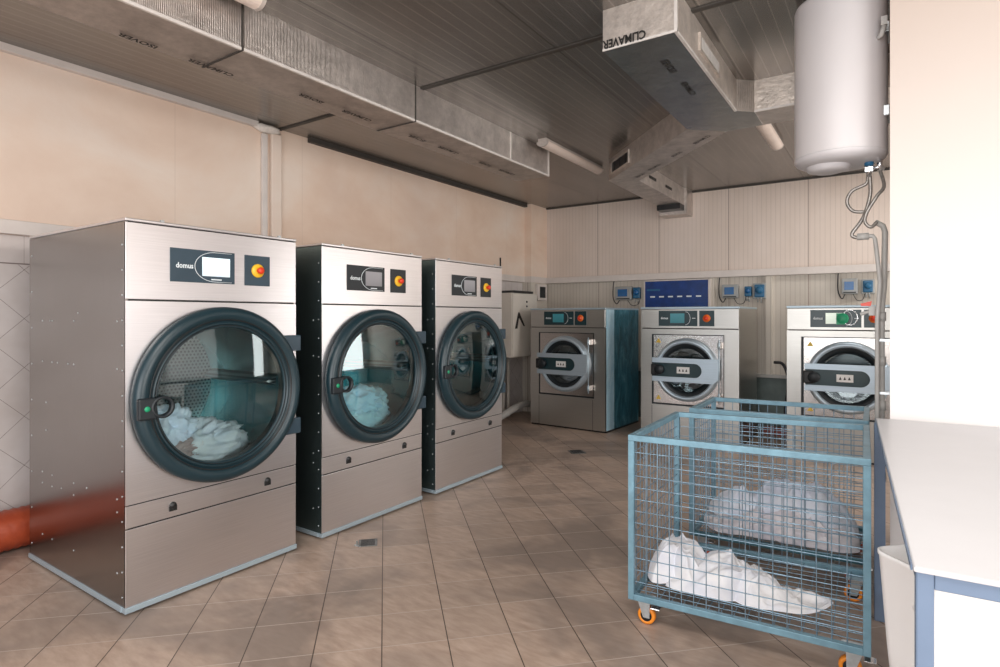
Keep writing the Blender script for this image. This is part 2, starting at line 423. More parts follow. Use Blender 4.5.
# ------------------------------------------------------------------ room
XL, XR, YF, YB, ZC, ZT = -4.42, 3.4, -3.2, 7.65, 2.98, 1.857
struct(MB().box(XL - .2, XR + .2, YF, YB + .2, -.1, 0), 'floor', 'floor')
struct(MB().box(XL - .2, XR + .2, YF, YB + .2, ZC, ZC + .1), 'ceiling', 'ceiling')
w = MB().box(XL - .2, XL, YF, YB, 0, ZT, 'tilewall').box(XL - .2, XL + .035, YF, YB, ZT, ZC, 'left')
struct(w, 'wall_left')
struct(MB().box(XL + .03, XL + .15, 7.19, YB, ZT, ZC, 'left').box(XL - .1, XL + .15, 7.19, YB, 0, ZT, 'back_lo'), 'wall_left_corner')
w = MB().box(XL, XR, YB, YB + .2, ZT, ZC, 'back_up').box(XL, XR, YB + .02, YB + .2, .63, ZT, 'back_lo').box(XL, XR, YB, YB + .2, 0, .63, 'low_wall')
struct(w, 'wall_back')
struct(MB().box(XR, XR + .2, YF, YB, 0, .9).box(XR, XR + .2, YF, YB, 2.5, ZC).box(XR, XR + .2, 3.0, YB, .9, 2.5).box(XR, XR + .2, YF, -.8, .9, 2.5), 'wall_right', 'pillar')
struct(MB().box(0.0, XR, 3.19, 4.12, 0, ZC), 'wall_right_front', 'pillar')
# trims
struct(MB().box(XL + .03, XL + .055, YF, 7.17, ZT, ZT + .085), 'trim_1', 'trim_white', bevel=.004)
struct(MB().box(XL + .15, XR, YB - .06, YB + .01, ZT, ZT + .085), 'trim_2', 'trim_white', bevel=.004)
struct(MB().box(XL + .035, XL + .085, 3.42, 7.19, ZC - .04, ZC), 'trim_3', 'trim_dark')
struct(MB().box(XL + .15, XR, YB - .03, YB, ZC - .016, ZC), 'trim_4', 'trim_dark')
struct(MB().box(XL, XR, 3.11, 3.145, ZC - .008, ZC), 'trim_5', 'trim_dark')
struct(MB().box(XL, XR, YB - .05, YB + .02, .63, .67), 'trim_6', 'pvc', bevel=.004)
struct(MB().box(XL + .036, XL + .075, YF, 2.9, ZC - .045, ZC), 'trim_7', 'trim_white')
struct(MB().box(XL + .14, XL + .165, 7.19, YB, ZT, ZT + .085).box(XL + .03, XL + .165, 7.165, 7.19, ZT, ZT + .085), 'trim_8', 'trim_white')
def back_x(px):
    t = (px - 500) / 583; ca, sa = cos(YAW), sin(YAW); return YB * (t * ca - sa) / (ca + sa * t)
for i, (px, wd) in enumerate(((713, .05), (769, .07))):
    x = back_x(px); struct(MB().box(x - wd / 2, x + wd / 2, YB - .03, YB + .02, .67, ZT), 'trim_%d' % (9 + i), 'back_lo')
# joint cover with a lump of foam on the left wall
r = empty('wall_joint_cover', 'off-white vertical joint cover strip on the peach wall above the nearest dryer', 'conduit', (XL + .035, 2.97, 0))
MB().box(0, .03, -.025, .025, ZT + .09, ZC - .08).build('cover_strip', 'trim_white', r, .006)
MB().box(0, .035, .06, .16, ZT + .09, ZC - .06).build('side_strip', 'left', r, .01)
mb = MB()
bm = bmesh.new(); bmesh.ops.create_icosphere(bm, subdivisions=3, radius=1)
vs = []
for v in bm.verts:
    p = v.co; k = 1 + .3 * noise.noise(p * 2.2); vs.append((.03 + p.x * .045 * k, .02 + p.y * .12 * k, ZC - .04 + p.z * .035 * k))
mb.add(vs, [[q.index for q in f.verts] for f in bm.faces], 'foam', True); bm.free(); mb.build('foam_lump', None, r)

# ------------------------------------------------------------------ ducts
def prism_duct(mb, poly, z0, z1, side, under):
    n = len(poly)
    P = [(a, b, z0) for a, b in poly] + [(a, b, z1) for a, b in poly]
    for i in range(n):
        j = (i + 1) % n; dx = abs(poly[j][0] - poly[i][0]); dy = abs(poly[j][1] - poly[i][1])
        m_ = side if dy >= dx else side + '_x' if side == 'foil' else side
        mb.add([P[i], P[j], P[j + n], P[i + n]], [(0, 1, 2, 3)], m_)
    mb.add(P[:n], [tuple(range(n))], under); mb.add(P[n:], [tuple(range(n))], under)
ZD = 2.73
d1 = empty('air_duct', 'long foil-faced air duct running above the three dryers along the left wall', 'duct', (-2.94, 0, ZD))
DX0, DX1, DY1 = -3.13, -2.76, 4.98
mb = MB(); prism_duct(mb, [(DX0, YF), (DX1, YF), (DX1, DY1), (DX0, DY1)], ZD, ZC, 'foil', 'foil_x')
o = mb.build('duct_body', None, d1); o.location = (2.94, 0, -ZD)
o = MB().box(DX1 - .012, DX1 + .003, YF, DY1 + .004, ZD - .003, ZD + .012).build('edge_tape', 'tape', d1); o.location = (2.94, 0, -ZD)
for y in (.45, 1.75, 3.06):
    o = MB().box(DX0 - .004, DX1 + .004, y - .006, y + .006, ZD - .004, ZC).build('joint', 'trim_dark', d1); o.location = (2.94, 0, -ZD)
o = MB().box(DX1, DX1 + .004, 4.29, 4.302, ZD, ZC).build('joint', 'tape', d1); o.location = (2.94, 0, -ZD)
o = MB().box(DX1 - .03, DX1 + .004, DY1 - .02, DY1 + .004, ZD, ZC).build('end_tape', 'tape', d1); o.location = (2.94, 0, -ZD)
for k, y in enumerate((.40, .80, 1.40, 1.775, 2.37, 2.745, 3.35, 3.73, 4.25, 4.60)):
    # upside-down lettering printed on the underside, reading along the duct
    o = text('ISOVER' if k % 2 == 0 else 'CLIMAVER', .055, lambda a, b, y=y: (DX0 + (.045 if y < 2 else .13) - b, y - a, ZD - .007), 'print', 'black_print', d1, bold=.002); o.location = (2.94, 0, -ZD)

d2 = empty('air_duct', 'branching foil air duct with grilles at the ceiling left of the water heater', 'duct', (-1.06, 3.6, ZD))
OF = (1.06, -3.6, -ZD); ZE = 2.765
def part2(mb, name, mat=None, bevel=0):
    o = mb.build(name, mat, d2, bevel); o.location = OF; return o
BX0, BX1 = -1.262, -.872
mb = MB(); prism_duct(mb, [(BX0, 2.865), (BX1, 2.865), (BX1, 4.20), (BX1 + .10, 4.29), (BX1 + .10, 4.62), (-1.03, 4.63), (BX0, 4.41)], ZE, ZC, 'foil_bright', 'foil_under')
part2(mb, 'main_duct')
mb = MB(); prism_duct(mb, [(BX1 + .10, 4.29), (1.6, 4.32), (1.6, 4.65), (BX1 + .10, 4.62)], ZE + .002, ZC, 'foil_bright', 'foil_x'); part2(mb, 'side_branch')
mb = MB(); prism_duct(mb, [(-2.41, 5.62), (BX0, 4.41), (-1.03, 4.63), (-2.15, 5.80), (-2.15, 7.40), (-2.45, 7.40)], ZE + .001, ZC, 'foil', 'foil'); part2(mb, 'rear_branch')
mb = MB().box(-2.47, -2.12, 7.38, YB, 2.66, ZC); part2(mb, 'end_box', 'foil_x')
part2(MB().box(-2.44, -2.15, 7.20, 7.379, 2.70, ZE), 'end_opening', 'black')
mb = MB()
mb.box(BX1 - .012, BX1 + .003, 2.862, 4.20, ZE - .003, ZE + .010).box(BX0, BX1, 2.860, 2.866, ZE - .003, ZE + .008)
mb.box(BX1 - .012, BX1 + .003, 2.861, 2.875, ZE, ZC).box(BX1 + .10, 1.6, 4.285, 4.295, ZE - .002, ZE + .012)
part2(mb, 'edge_tape', 'tape')
def grille(a, b, z0, z1, n, nm, mt_frame='tape', slat='steel_side'):
    """a grille on a vertical face from plan point a to plan point b; the face looks to the right of a->b"""
    A, B = Vector((*a, 0)), Vector((*b, 0)); t = (B - A); Lg = t.length; t.normalize(); nrm = Vector((t.y, -t.x, 0))
    mt = Matrix((( t.x, nrm.x, 0, A.x), (t.y, nrm.y, 0, A.y), (0, 0, 1, 0), (0, 0, 0, 1)))
    f = MB()
    for q in ((0, Lg, z0, z0 + .016), (0, Lg, z1 - .016, z1), (0, .016, z0 + .016, z1 - .016), (Lg - .016, Lg, z0 + .016, z1 - .016)): f.box(q[0], q[1], 0, .012, q[2], q[3], None, mt)
    fo = f.build('grille_frame', mt_frame, d2); fo.location = OF
    bo = MB().box(.016, Lg - .016, .0, .004, z0 + .016, z1 - .016, None, mt).build('grille_back', 'black', fo)
    for i in range(n):
        x = .016 + (Lg - .032) * (i + .5) / n; MB().box(x - .003, x + .003, .004, .010, z0 + .016, z1 - .016, None, mt).build('grille_slat', slat, fo)
grille((BX1, 3.26), (BX1, 3.70), ZE + .055, ZE + .155, 18, 'side', 'foil_bright', 'tape')
def lerp2(a, b, t): return (a[0] + (b[0] - a[0]) * t, a[1] + (b[1] - a[1]) * t)
grille(lerp2((-2.41, 5.62), (BX0, 4.41), .05), lerp2((-2.41, 5.62), (BX0, 4.41), .33), ZE + .04, ZE + .17, 3, 'diag', 'foil_bright', 'black')
# prints
def par(o): o.location = OF; return o
par(text('CLIMAVER', .062, lambda a, b: (BX0 + .12 - a, 2.859, ZE + .03 - b), 'print', 'black_print', d2, bold=.002, width=.235))
par(text('ISOVER', .06, lambda a, b: (BX0 + .23 + b, 3.24 - a, ZE - .003), 'print', 'black_print', d2, bold=.001))
par(text('CLIMAVER', .05, lambda a, b: (BX0 + .23 + b, 3.62 - a, ZE - .003), 'print', 'black_print', d2, bold=.001))
for t, s_ in ((.12, 'CLIMAVER'), (.38, 'ISOVER'), (.66, 'CLIMAVER'), (.86, 'ISOVER')):
    c0 = lerp2((-1.07, 4.62), (-2.18, 5.78), t); q = sqrt(.5)
    par(text(s_, .05, lambda a, b, c0=c0: (c0[0] - .05 * q - a * q - b * q, c0[1] - .05 * q + a * q - b * q, ZE - .003), 'print', 'black_print', d2, bold=.001))
for y in (6.2, 6.75): par(MB().box(-2.149, -2.144, y - .11, y + .11, ZE + .09, ZE + .12).build('print', 'black_print', d2))

# ------------------------------------------------------------------ ceiling lights
def lamp(loc, label, y1):
    r = empty('ceiling_light', label, 'ceiling light', loc, 0, 'fluorescent ceiling fittings')
    MB().box(-.045, .045, 0, y1, ZC - .03 - loc[2], ZC - loc[2]).build('housing', 'lamp_base', r, .005)
    prof = [(.055 * cos(a), -.03 - .045 * sin(a)) for a in [pi * k / 10 for k in range(11)]]
    MB().prism(prof, .015, y1 - .015, None, lambda a, b, h: (a, h, b + ZC - loc[2])).build('diffuser', 'diffuser', r)
    for yy in (0, y1 - .02): MB().prism([(a * 1.06, b - .001) for a, b in prof], yy, yy + .02, None, lambda a, b, h: (a, h, b + ZC - loc[2])).build('end_cap', 'lamp_base', r)
lamp((-2.64, .50, ZC - .08), 'tube light fitting beside the near end of the long duct, cut by the top edge', 1.27)
lamp((-2.62, 4.60, ZC - .08), 'tube light fitting in the open ceiling beyond the far end of the long duct', 1.24)
lamp((-.87, 4.68, ZC - .08), 'tube light fitting behind the duct branch nearest the water heater', 1.24)

# ------------------------------------------------------------------ dryers
DW, DD, DH = .912, 1.135, 1.812
def make_dryer(label):
    r = empty('tumble_dryer', label, 'dryer', (0, 0, 0), 0, 'stainless tumble dryers in a row')
    cx, cz, R = DW / 2 + .005, .965, .445
    MB().box(.012, DW - .012, DD - .01, DD, .035, DH - .016).build('back_panel', 'steel_side', r)
    mb = MB().box(-.002, DW + .002, -.004, DD, DH - .014, DH)
    o = mb.build('top_cover', 'steel', r, .003)
    for x in (.16, .80): MB().box(x - .008, x + .008, -.006, .006, DH - .002, DH + .008).build('cover_clip', 'galv', o)
    ts = 1.438
    MB().box(.0, DW, 0, .012, ts + .004, DH - .018).build('control_fascia', 'steel', r, .002)
    MB().plate_hole(0, DW, .502, ts - .004, cx, cz, .385, 0, .012).build('front_panel', 'steel', r)
    lp = MB().box(0, DW, 0, .012, .396, .496).build('lint_door', 'steel', r, .002)
    MB().box(0, DW, 0, .012, .037, .389).build('lower_panel', 'steel', r, .002)
    for z in (.392, .499, ts, DH - .016): MB().box(.012, DW - .012, .004, .0125, z - .005, z + .005).build('seam', 'dark_gap', r)
    MB().box(-.003, DW + .003, -.006, .03, .012, .037).box(-.006, .03, .03, DD, .012, .037).box(DW - .03, DW + .006, .03, DD, .012, .037).build('base_rail', 'steel_light', r, .002)
    for x in (.04, DW - .04):
        for y in (.04, DD - .06): MB().lathe([(.022, 0), (.022, .006), (.010, .008), (.010, .014)], 12, (x, y, 0), 'z', None, True).build('foot', 'galv', r)
    for x in (.21, .725):
        k = MB().lathe([(.0, -.014), (.013, -.014), (.016, -.006), (.016, 0)], 20, (x, 0, .452), 'y').box(x - .018, x + .018, -.006, 0, .425, .448).build('latch_lock', 'black', lp)
    # rivets on both sides (seen as rows of pale dots)
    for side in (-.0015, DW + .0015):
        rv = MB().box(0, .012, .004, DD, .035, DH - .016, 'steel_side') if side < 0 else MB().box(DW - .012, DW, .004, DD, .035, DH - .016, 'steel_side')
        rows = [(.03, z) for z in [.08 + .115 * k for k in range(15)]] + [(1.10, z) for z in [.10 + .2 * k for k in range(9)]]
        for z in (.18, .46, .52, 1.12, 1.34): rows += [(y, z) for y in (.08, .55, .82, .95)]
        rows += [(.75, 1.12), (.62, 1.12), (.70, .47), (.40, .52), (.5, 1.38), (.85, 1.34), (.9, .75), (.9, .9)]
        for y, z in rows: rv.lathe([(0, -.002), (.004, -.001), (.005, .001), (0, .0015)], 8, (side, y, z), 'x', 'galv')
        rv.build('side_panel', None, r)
    # control display
    cp = MB().box(.196, .528, -.004, 0, 1.532, 1.696).build('control_panel', 'panel_dark', r, .001)
    scr = MB().box(.353, .50, -.0065, -.004, 1.567, 1.662).build('screen', 'screen_lit', cp)
    pts = [(.42 + .105 * cos(a), -.0055, 1.614 + .075 * sin(a)) for a in [pi * .5 + pi * k / 24 for k in range(25)]]
    pts = [(.51, -.0055, 1.689)] + pts + [(.51, -.0055, 1.539)]
    MB().tube(pts, .0016, 5).build('display_outline', 'white_print', cp)
    text('domus', .036, lambda a, b: (.265 + a, -.0048, 1.612 + b), 'logo', 'white_print', cp, bold=.0008, width=.085)
    MB().box(.40, .455, -.0055, -.004, 1.548, 1.554).build('display_mark', 'white_print', cp)
    ep = MB().box(.586, .738, -.004, 0, 1.530, 1.694).build('stop_panel', 'panel_dark', r, .001)
    MB().lathe([(0, -.014), (.034, -.014), (.037, -.010), (.037, -.004)], 28, (.662, 0, 1.612), 'y').build('stop_collar', 'yellow', ep)
    MB().lathe([(0, -.045), (.015, -.044), (.019, -.038), (.017, -.026), (.012, -.022), (.012, -.012)], 24, (.662, 0, 1.612), 'y').build('stop_button', 'red', ep)
    # door
    d = MB().lathe([(.385, -.002), (.442, -.002), (.447, -.018), (.445, -.045), (.432, -.062), (.412, -.068), (.392, -.062), (.378, -.048),
                    (.374, -.040), (.371, -.040), (.368, -.050), (.362, -.053), (.358, -.050), (.356, -.040), (.353, -.040), (.350, -.046), (.345, -.044), (.343, -.036), (.343, .01), (.385, .01)], 96, (cx, 0, cz), 'y', None, False, True).build('door', 'slate', r)
    for rr_, yy in ((.3815, -.052), (.3665, -.045), (.3520, -.042)):
        MB().lathe([(rr_ + .0035, yy + .006), (rr_ + .0025, yy - .003), (rr_ - .0025, yy - .003), (rr_ - .0035, yy + .006)], 96, (cx, 0, cz), 'y').build('door_gasket', 'black', d)
    g = MB(); n = 64
    V = [(cx, -.052, cz)]; F = []
    rr = [.09, .18, .26, .32, .345]
    for q in rr:
        for k in range(n): V.append((cx + q * cos(2 * pi * k / n), -.034 - .018 * (1 - (q / .345) ** 2), cz + q * sin(2 * pi * k / n)))
    for k in range(n): F.append((0, 1 + k, 1 + (k + 1) % n))
    for i in range(len(rr) - 1):
        for k in range(n): F.append((1 + i * n + k, 1 + (i + 1) * n + k, 1 + (i + 1) * n + (k + 1) % n, 1 + i * n + (k + 1) % n))
    g.add(V, F, None, True); g.build('door_glass', 'glass', d)
    for z in (1.165, .69): MB().box(DW - .10, DW + .006, -.040, -.001, z, z + .09).build('hinge', 'panel_dark', d, .006)
    MB().box(cx - .442, cx - .36, -.082, -.055, cz - .075, cz + .025).build('latch', 'slate_dark', d, .008)
    MB().lathe([(.052, -.060), (.052, -.084), (.040, -.086), (.036, -.060)], 32, (cx - .335, 0, cz - .022), 'y', None, False, True).build('latch_ring', 'slate_dark', d)
    MB().lathe([(0, -.0850), (.012, -.0845), (.013, -.081)], 16, (cx - .405, 0, cz - .024), 'y').build('latch_mark', 'green', d)
    # drum
    MB().lathe([(.372, .011), (.380, .05)], 64, (cx, 0, cz), 'y').build('drum_lip', 'chrome', r)
    dr = MB().lathe([(.380, .05), (.400, .06), (.400, .80)], 72, (0, 0, 0), 'y').build('drum', 'drum_wall', r, loc=(cx, 0, cz))
    MB().lathe([(0, .76), (.10, .765), (.12, .79), (.400, .80)], 48, (0, 0, 0), 'y').build('drum_back', 'drum_back', dr)
    for a in (-.6, 1.5, 3.6):
        mt = Matrix.Rotation(a, 4, 'Y')
        MB().add([mt @ Vector(p) for p in ((-.035, .08, .398), (.035, .08, .398), (.0, .10, .325), (-.035, .78, .398), (.035, .78, .398), (0, .76, .325))], [(0, 1, 2), (3, 5, 4), (0, 2, 5, 3), (2, 1, 4, 5)]).build('drum_lifter', 'drum_strip', dr)
    return r
X_D = -2.88
dry1 = make_dryer('nearest stainless tumble dryer, largest, with bright screen and white laundry behind its glass')
dry1.location = (X_D, 1.252, 0); dry1.rotation_euler = (0, 0, pi / 2)
dry2 = dup(dry1, (X_D, 2.351, 0), pi / 2, 'middle stainless tumble dryer with crumpled white laundry behind teal glass')
dry3 = dup(dry1, (X_D, 3.422, 0), pi / 2, 'farthest stainless tumble dryer of the row, its drum empty')
def find(o, nm):
    out = []
    for c in o.children:
        if c.name.split('.')[0] == nm: out.append(c)
        out += find(c, nm)
    return out
for r, gm in ((dry2, 'glass_teal'), (dry3, 'glass_teal')):
    for nm, m_ in (('screen', 'screen_grey'), ('door_glass', gm)):
        o = find(r, nm)[0]; o.data = o.data.copy(); o.data.materials[0] = M[m_]
    o = find(r, 'control_panel')[0]; o.data = o.data.copy(); o.data.materials[0] = M['slate_dark']
    o = find(r, 'stop_panel')[0]; o.data = o.data.copy(); o.data.materials[0] = M['slate_dark']

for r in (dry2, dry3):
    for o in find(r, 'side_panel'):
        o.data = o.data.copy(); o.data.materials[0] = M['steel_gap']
# ------------------------------------------------------------------ washers
WW, WD, WH = 1.045, .95, 1.47
def make_washer(label):
    r = empty('washing_machine', label, 'washing machine', (0, 0, 0), 0, 'front loading washers at the back wall')
    cx, cz = .515, .79
    MB().box(0, .012, .03, WD, .02, WH - .02).build('side_panel', 'steel_washer', r, .002)
    MB().box(WW - .012, WW, .03, WD, .02, WH - .02).build('side_panel', 'steel_washer', r, .002)
    MB().box(.012, WW - .012, WD - .012, WD, .02, WH - .02).build('back_panel', 'steel_washer', r)
    tc = MB().box(-.004, WW + .004, -.004, WD, WH - .022, WH).build('top_cover', 'steel_light', r, .003)
    MB().box(0, WW, 0, .03, 1.236, WH - .024).build('control_fascia', 'steel_washer', r, .004)
    pf = MB()
    pf.box(0, .125, 0, .03, .02, 1.228).box(.90, WW, 0, .03, .02, 1.228).box(.125, .90, 0, .03, 1.17, 1.228).box(.125, .90, 0, .03, .02, .395)
    pf.build('front_frame', 'steel_washer', r)
    for q in ((.012, WW - .012, .012, .028, 1.226, 1.238), (.88, .884, -.001, .01, .02, .38), (.125, .13, -.001, .01, .02, .38)): MB().box(*q).build('seam', 'dark_gap', r)
    MB().box(.0, WW, .02, WD, 0, .02).build('plinth', 'black', r)
    # recessed square door panel, ring, boot, glass
    MB().box(.127, .148, -.004, .012, .395, 1.17).box(.148, .898, -.004, .012, .395, .412).box(.127, .898, -.004, .006, 1.163, 1.17).build('door_surround', 'slate_dark', r)
    dp = MB().plate_hole(.15, .893, .415, 1.161, cx, cz, .285, -.008, .02).build('door_panel', 'steel_door', r)
    MB().lathe([(.280, -.015), (.284, -.06), (.296, -.076), (.316, -.074), (.335, -.055), (.342, -.02), (.342, -.007), (.282, -.007)], 72, (cx, 0, cz), 'y', None, False, True).build('door_ring', 'steel_ring', dp)
    MB().lathe([(.284, -.054), (.262, -.050), (.235, -.03), (.220, .02), (.220, .10)], 60, (cx, 0, cz), 'y').build('door_gasket', 'slate_dark', dp)
    MB().lathe([(0, -.012), (.10, -.018), (.18, -.03), (.232, -.034)], 48, (cx, 0, cz), 'y', None).build('door_glass', 'glass_washer', dp)
    bar = MB(); z0, z1 = cz - .128, cz + .128; zs0, zs1 = cz - .075, cz + .075; xs = .62
    poly = [(.17, zs0), (.17, z0), (.86, z0), (.86, z1), (.17, z1), (.17, zs1)] + [(xs + .075 * sin(a), cz + .075 * cos(a)) for a in [pi * k / 16 for k in range(17)]]
    # strap plate with a rounded slot, as quads between the slot outline and the outer edge
    def strip(y0, y1):
        inner = [(.165, zs1), (xs, zs1)] + [(xs + .075 * sin(a), cz + .075 * cos(a)) for a in [pi * k / 16 for k in range(1, 16)]] + [(xs, zs0), (.165, zs0)]
        outer = [(.165, z1), (xs, z1)] + [(min(.86, xs + .24 * (k / 5)) if k <= 5 else .86, z1 if k <= 5 else (z1 + (z0 - z1) * ((k - 5) / 6)) if k <= 10 else z0) for k in range(1, 11)] + [(xs + .24 * ((15 - k) / 5), z0) for k in range(11, 16)] + [(xs, z0), (.165, z0)]
        n = len(inner); V = []
        for y in (y0, y1): V += [(a, y, b) for a, b in inner] + [(a, y, b) for a, b in outer]
        F = []
        for i in range(n - 1):
            F += [(i, i + 1, n + i + 1, n + i), (2 * n + i, 3 * n + i, 3 * n + i + 1, 2 * n + i + 1), (i, 2 * n + i, 2 * n + i + 1, i + 1), (n + i, n + i + 1, 3 * n + i + 1, 3 * n + i)]
        F += [(0, n, 3 * n, 2 * n), (n - 1, 3 * n - 1, 4 * n - 1, 2 * n - 1)]
        return V, F
    V, F = strip(-.104, -.085); bar.add(V, F); st = bar.build('door_strap', 'steel_ring', dp)
    MB().box(.17, .69, -.084, -.075, zs0 - .01, zs1 + .01).build('strap_recess', 'panel_teal', st, .004)
    MB().box(.43, .565, -.089, -.0845, cz - .035, cz + .035).build('sticker', 'white_plastic', st)
    for k in range(3): MB().prism([(.450 + .036 * k, cz - .014), (.472 + .036 * k, cz - .014), (.461 + .036 * k, cz + .016)], -.0898, -.0891, None, lambda a, b, h: (a, h, b)).build('sticker_mark', 'black_print', st)
    h = MB().box(.155, .245, -.125, -.088, cz - .06, cz + .06).build('handle', 'black', st, .012)
    MB().lathe([(0, -.135), (.045, -.134), (.052, -.125), (.052, -.09)], 28, (.245, 0, cz), 'y').build('handle_knob', 'slate_dark', h)
    MB().tube([(.862, -.07, cz - .33), (.862, -.07, cz + .33)], .007, 10).build('hinge_rod', 'steel_light', dp)
    for z in (cz - .27, cz + .27):
        MB().box(.845, .885, -.075, -.008, z - .030, z + .035).build('hinge_block', 'steel_door', dp, .006)
        MB().tube([(.862, -.075, z - .035), (.862, -.075, z + .035)], .013, 12).build('hinge_knuckle', 'steel_light', dp)
    MB().lathe([(.232, .10), (.30, .12), (.30, .55)], 48, (0, 0, 0), 'y').build('drum', 'drum', r, loc=(cx, 0, cz))
    MB().lathe([(0, .55), (.30, .551)], 48, (cx, 0, cz), 'y').build('drum_back', 'steel_side', r)
    for (x, z) in ((.205, 1.10), (.205, .475)):
        MB().prism([(x - .028, z - .022), (x + .028, z - .022), (x, z + .026)], -.011, -.0085, None, lambda a, b, h: (a, h, b)).build('warning_sticker', 'warn', dp)
    # controls
    cp = MB().box(.205, .625, -.005, 0, 1.262, 1.428).build('control_panel', 'panel_teal', r)
    MB().box(.335, .488, -.009, -.005, 1.295, 1.398).build('screen', 'screen_teal', cp)
    pts = [(.50 + .05 * cos(a), -.0065, 1.346 + .07 * sin(a)) for a in [pi * .5 - pi * k / 20 for k in range(21)]]
    MB().tube(pts, .002, 5).build('display_outline', 'white_print', cp)
    text('domus', .034, lambda a, b: (.27 + a, -.0055, 1.347 + b), 'logo', 'white_print', cp, bold=.001, width=.08)
    MB().box(.57, .605, -.006, -.005, 1.343, 1.350).build('display_mark', 'white_print', cp)
    ep = MB().box(.645, .80, -.005, 0, 1.262, 1.428).build('stop_panel', 'panel_teal', r)
    MB().lathe([(0, -.016), (.036, -.016), (.040, -.010), (.040, -.005)], 28, (.722, 0, 1.346), 'y').build('stop_collar', 'orange_dark', ep)
    MB().lathe([(0, -.045), (.019, -.044), (.024, -.036), (.020, -.026), (.014, -.016)], 24, (.722, 0, 1.346), 'y').build('stop_button', 'red', ep)
    return r
YW = 6.35
w2 = make_washer('middle stainless front-loading washer standing beneath the royal blue wall panel'); w2.location = (-2.335, YW, 0)
w1 = dup(w2, (-3.805, YW + .04, 0), radians(-3), 'left stainless front-loading washer with blue protective film on its side')
w3 = dup(w2, (-.845, YW, 0), 0, 'right stainless front-loading washer below the water heater, with a green tag over its display')
o = find(w1, 'side_panel')
rt = max(o, key=lambda q: max(v.co.x for v in q.data.vertices)); rt.data = rt.data.copy(); rt.data.materials[0] = M['film']; rt['label'] = 'blue protective film'
for r, keep in ((w1, ()),):
    for q in find(r, 'warning_sticker'): bpy.data.objects.remove(q)
o = find(w3, 'screen')[0]; o.data = o.data.copy(); o.data.materials[0] = M['screen_pale']
o = find(w1, 'stop_panel')[0]
# small green key tag hanging at the right washer's display
t = empty('valve_tag', 'green round tag hanging in front of the right washer display', 'tag', (-.37, YW - .03, 1.345))
MB().lathe([(0, -.01), (.045, -.01), (.052, -.004), (.045, .002), (0, .002)], 24, (0, 0, 0), 'y').box(-.05, .02, -.008, .002, -.055, .05).build('tag_disc', 'green', t)
MB().tube([(.06 + .06 * cos(a), 0, .01 + .07 * sin(a)) for a in [2 * pi * k / 24 for k in range(24)]], .004, 6, None, False, True).build('wire_loop', 'chrome', t)

# ------------------------------------------------------------------ laundry
def crumple(name, mat, label, cat, T, outline, base, height, seed, n=104, amp=.05, freq=5.5):
    """a heap of cloth on a trolley floor: irregular outline, creased facets and soft overhangs"""
    cx = sum(p[0] for p in outline) / len(outline); cy = sum(p[1] for p in outline) / len(outline)
    ang = sorted((atan2(p[1] - cy, p[0] - cx), math.hypot(p[0] - cx, p[1] - cy)) for p in outline); off = Vector((seed * 3.1, seed * 1.7, 0))
    def rad(a):
        for i in range(len(ang)):
            a0, r0 = ang[i]; a1, r1 = ang[(i + 1) % len(ang)]
            if i == len(ang) - 1: a1 += 2 * pi
            aa = a if a >= a0 else a + 2 * pi
            if a0 <= aa <= a1 + 1e-9: return r0 + (r1 - r0) * (aa - a0) / max(1e-6, a1 - a0)
        return ang[0][1]
    V = []; F = []; rings = n // 2; seg = n * 2
    for i in range(rings + 1):
        q = i / rings
        for k in range(seg):
            a = -pi + 2 * pi * k / seg; R = rad(a)
            x = cx + cos(a) * R * q; y = cy + sin(a) * R * q; p = Vector((x, y, 0)) * freq + off
            wv = Vector((noise.noise(p * .7 + Vector((9, 0, 0))), noise.noise(p * .7 + Vector((0, 9, 0))), 0)) * .9
            pw = Vector(((p + wv).x * .75, (p + wv).y * 1.25, 0)); d = noise.voronoi(pw)[0]; d2 = noise.voronoi(pw * 2.3 + Vector((4, 4, 0)))[0]
            rd = (1 - d[0] * 1.15) * .6 + min(.5, (d[1] - d[0])) * .35 + (1 - d2[0]) * .22 + (1 - min(1, abs(noise.noise(p * 1.1 + wv)) * 2.6)) ** 1.5 * .40 + (1 - min(1, abs(noise.noise(p * 2.4 + wv * 1.5)) * 2.2)) ** 1.2 * .36 + (1 - min(1, abs(noise.noise(p * 5 + wv * 2)) * 2.4)) ** 1.5 * .12
            env = max(0, 1 - q ** 3) ** .6
            z = base + env * height(x) * (.85 + .3 * noise.noise(p * .5)) + amp * (rd - .45) * (env * .85 + .15)
            if q > .93: z = base + .006 + max(0, z - base) * max(0, (1 - q) / .07) ** .5 * .9 + .012 * abs(noise.noise(p * 1.4))
            w_ = 1 if q < .96 else .3
            x += .040 * noise.noise(p * 1.1 + Vector((5, 5, 0))) * w_; y += .040 * noise.noise(p * 1.1 + Vector((1, 7, 3))) * w_
            mx_, my_ = (.872, .70) if T is T1 else (.838, .528)
            V.append((min(max(x, .034), mx_), min(max(y, .034), my_), max(z, base + .003)))
    for i in range(rings):
        for k in range(seg):
            j = (k + 1) % seg; F.append((i * seg + k, i * seg + j, (i + 1) * seg + j, (i + 1) * seg + k))
    o = MB().add(V, F, None, True).build(name, mat)
    bm = bmesh.new(); bm.from_mesh(o.data); bmesh.ops.remove_doubles(bm, verts=bm.verts, dist=.0004)
    bmesh.ops.smooth_vert(bm, verts=bm.verts, factor=.25, use_axis_x=True, use_axis_y=True, use_axis_z=True); bm.to_mesh(o.data); bm.free()
    for v in o.data.vertices: v.co -= Vector((cx, cy, base))
    (x, y), a = T; o.location = (x + cx * cos(a) - cy * sin(a), y + cx * sin(a) + cy * cos(a), base); o.rotation_euler = (0, 0, a)
    return tag(o, label, cat)
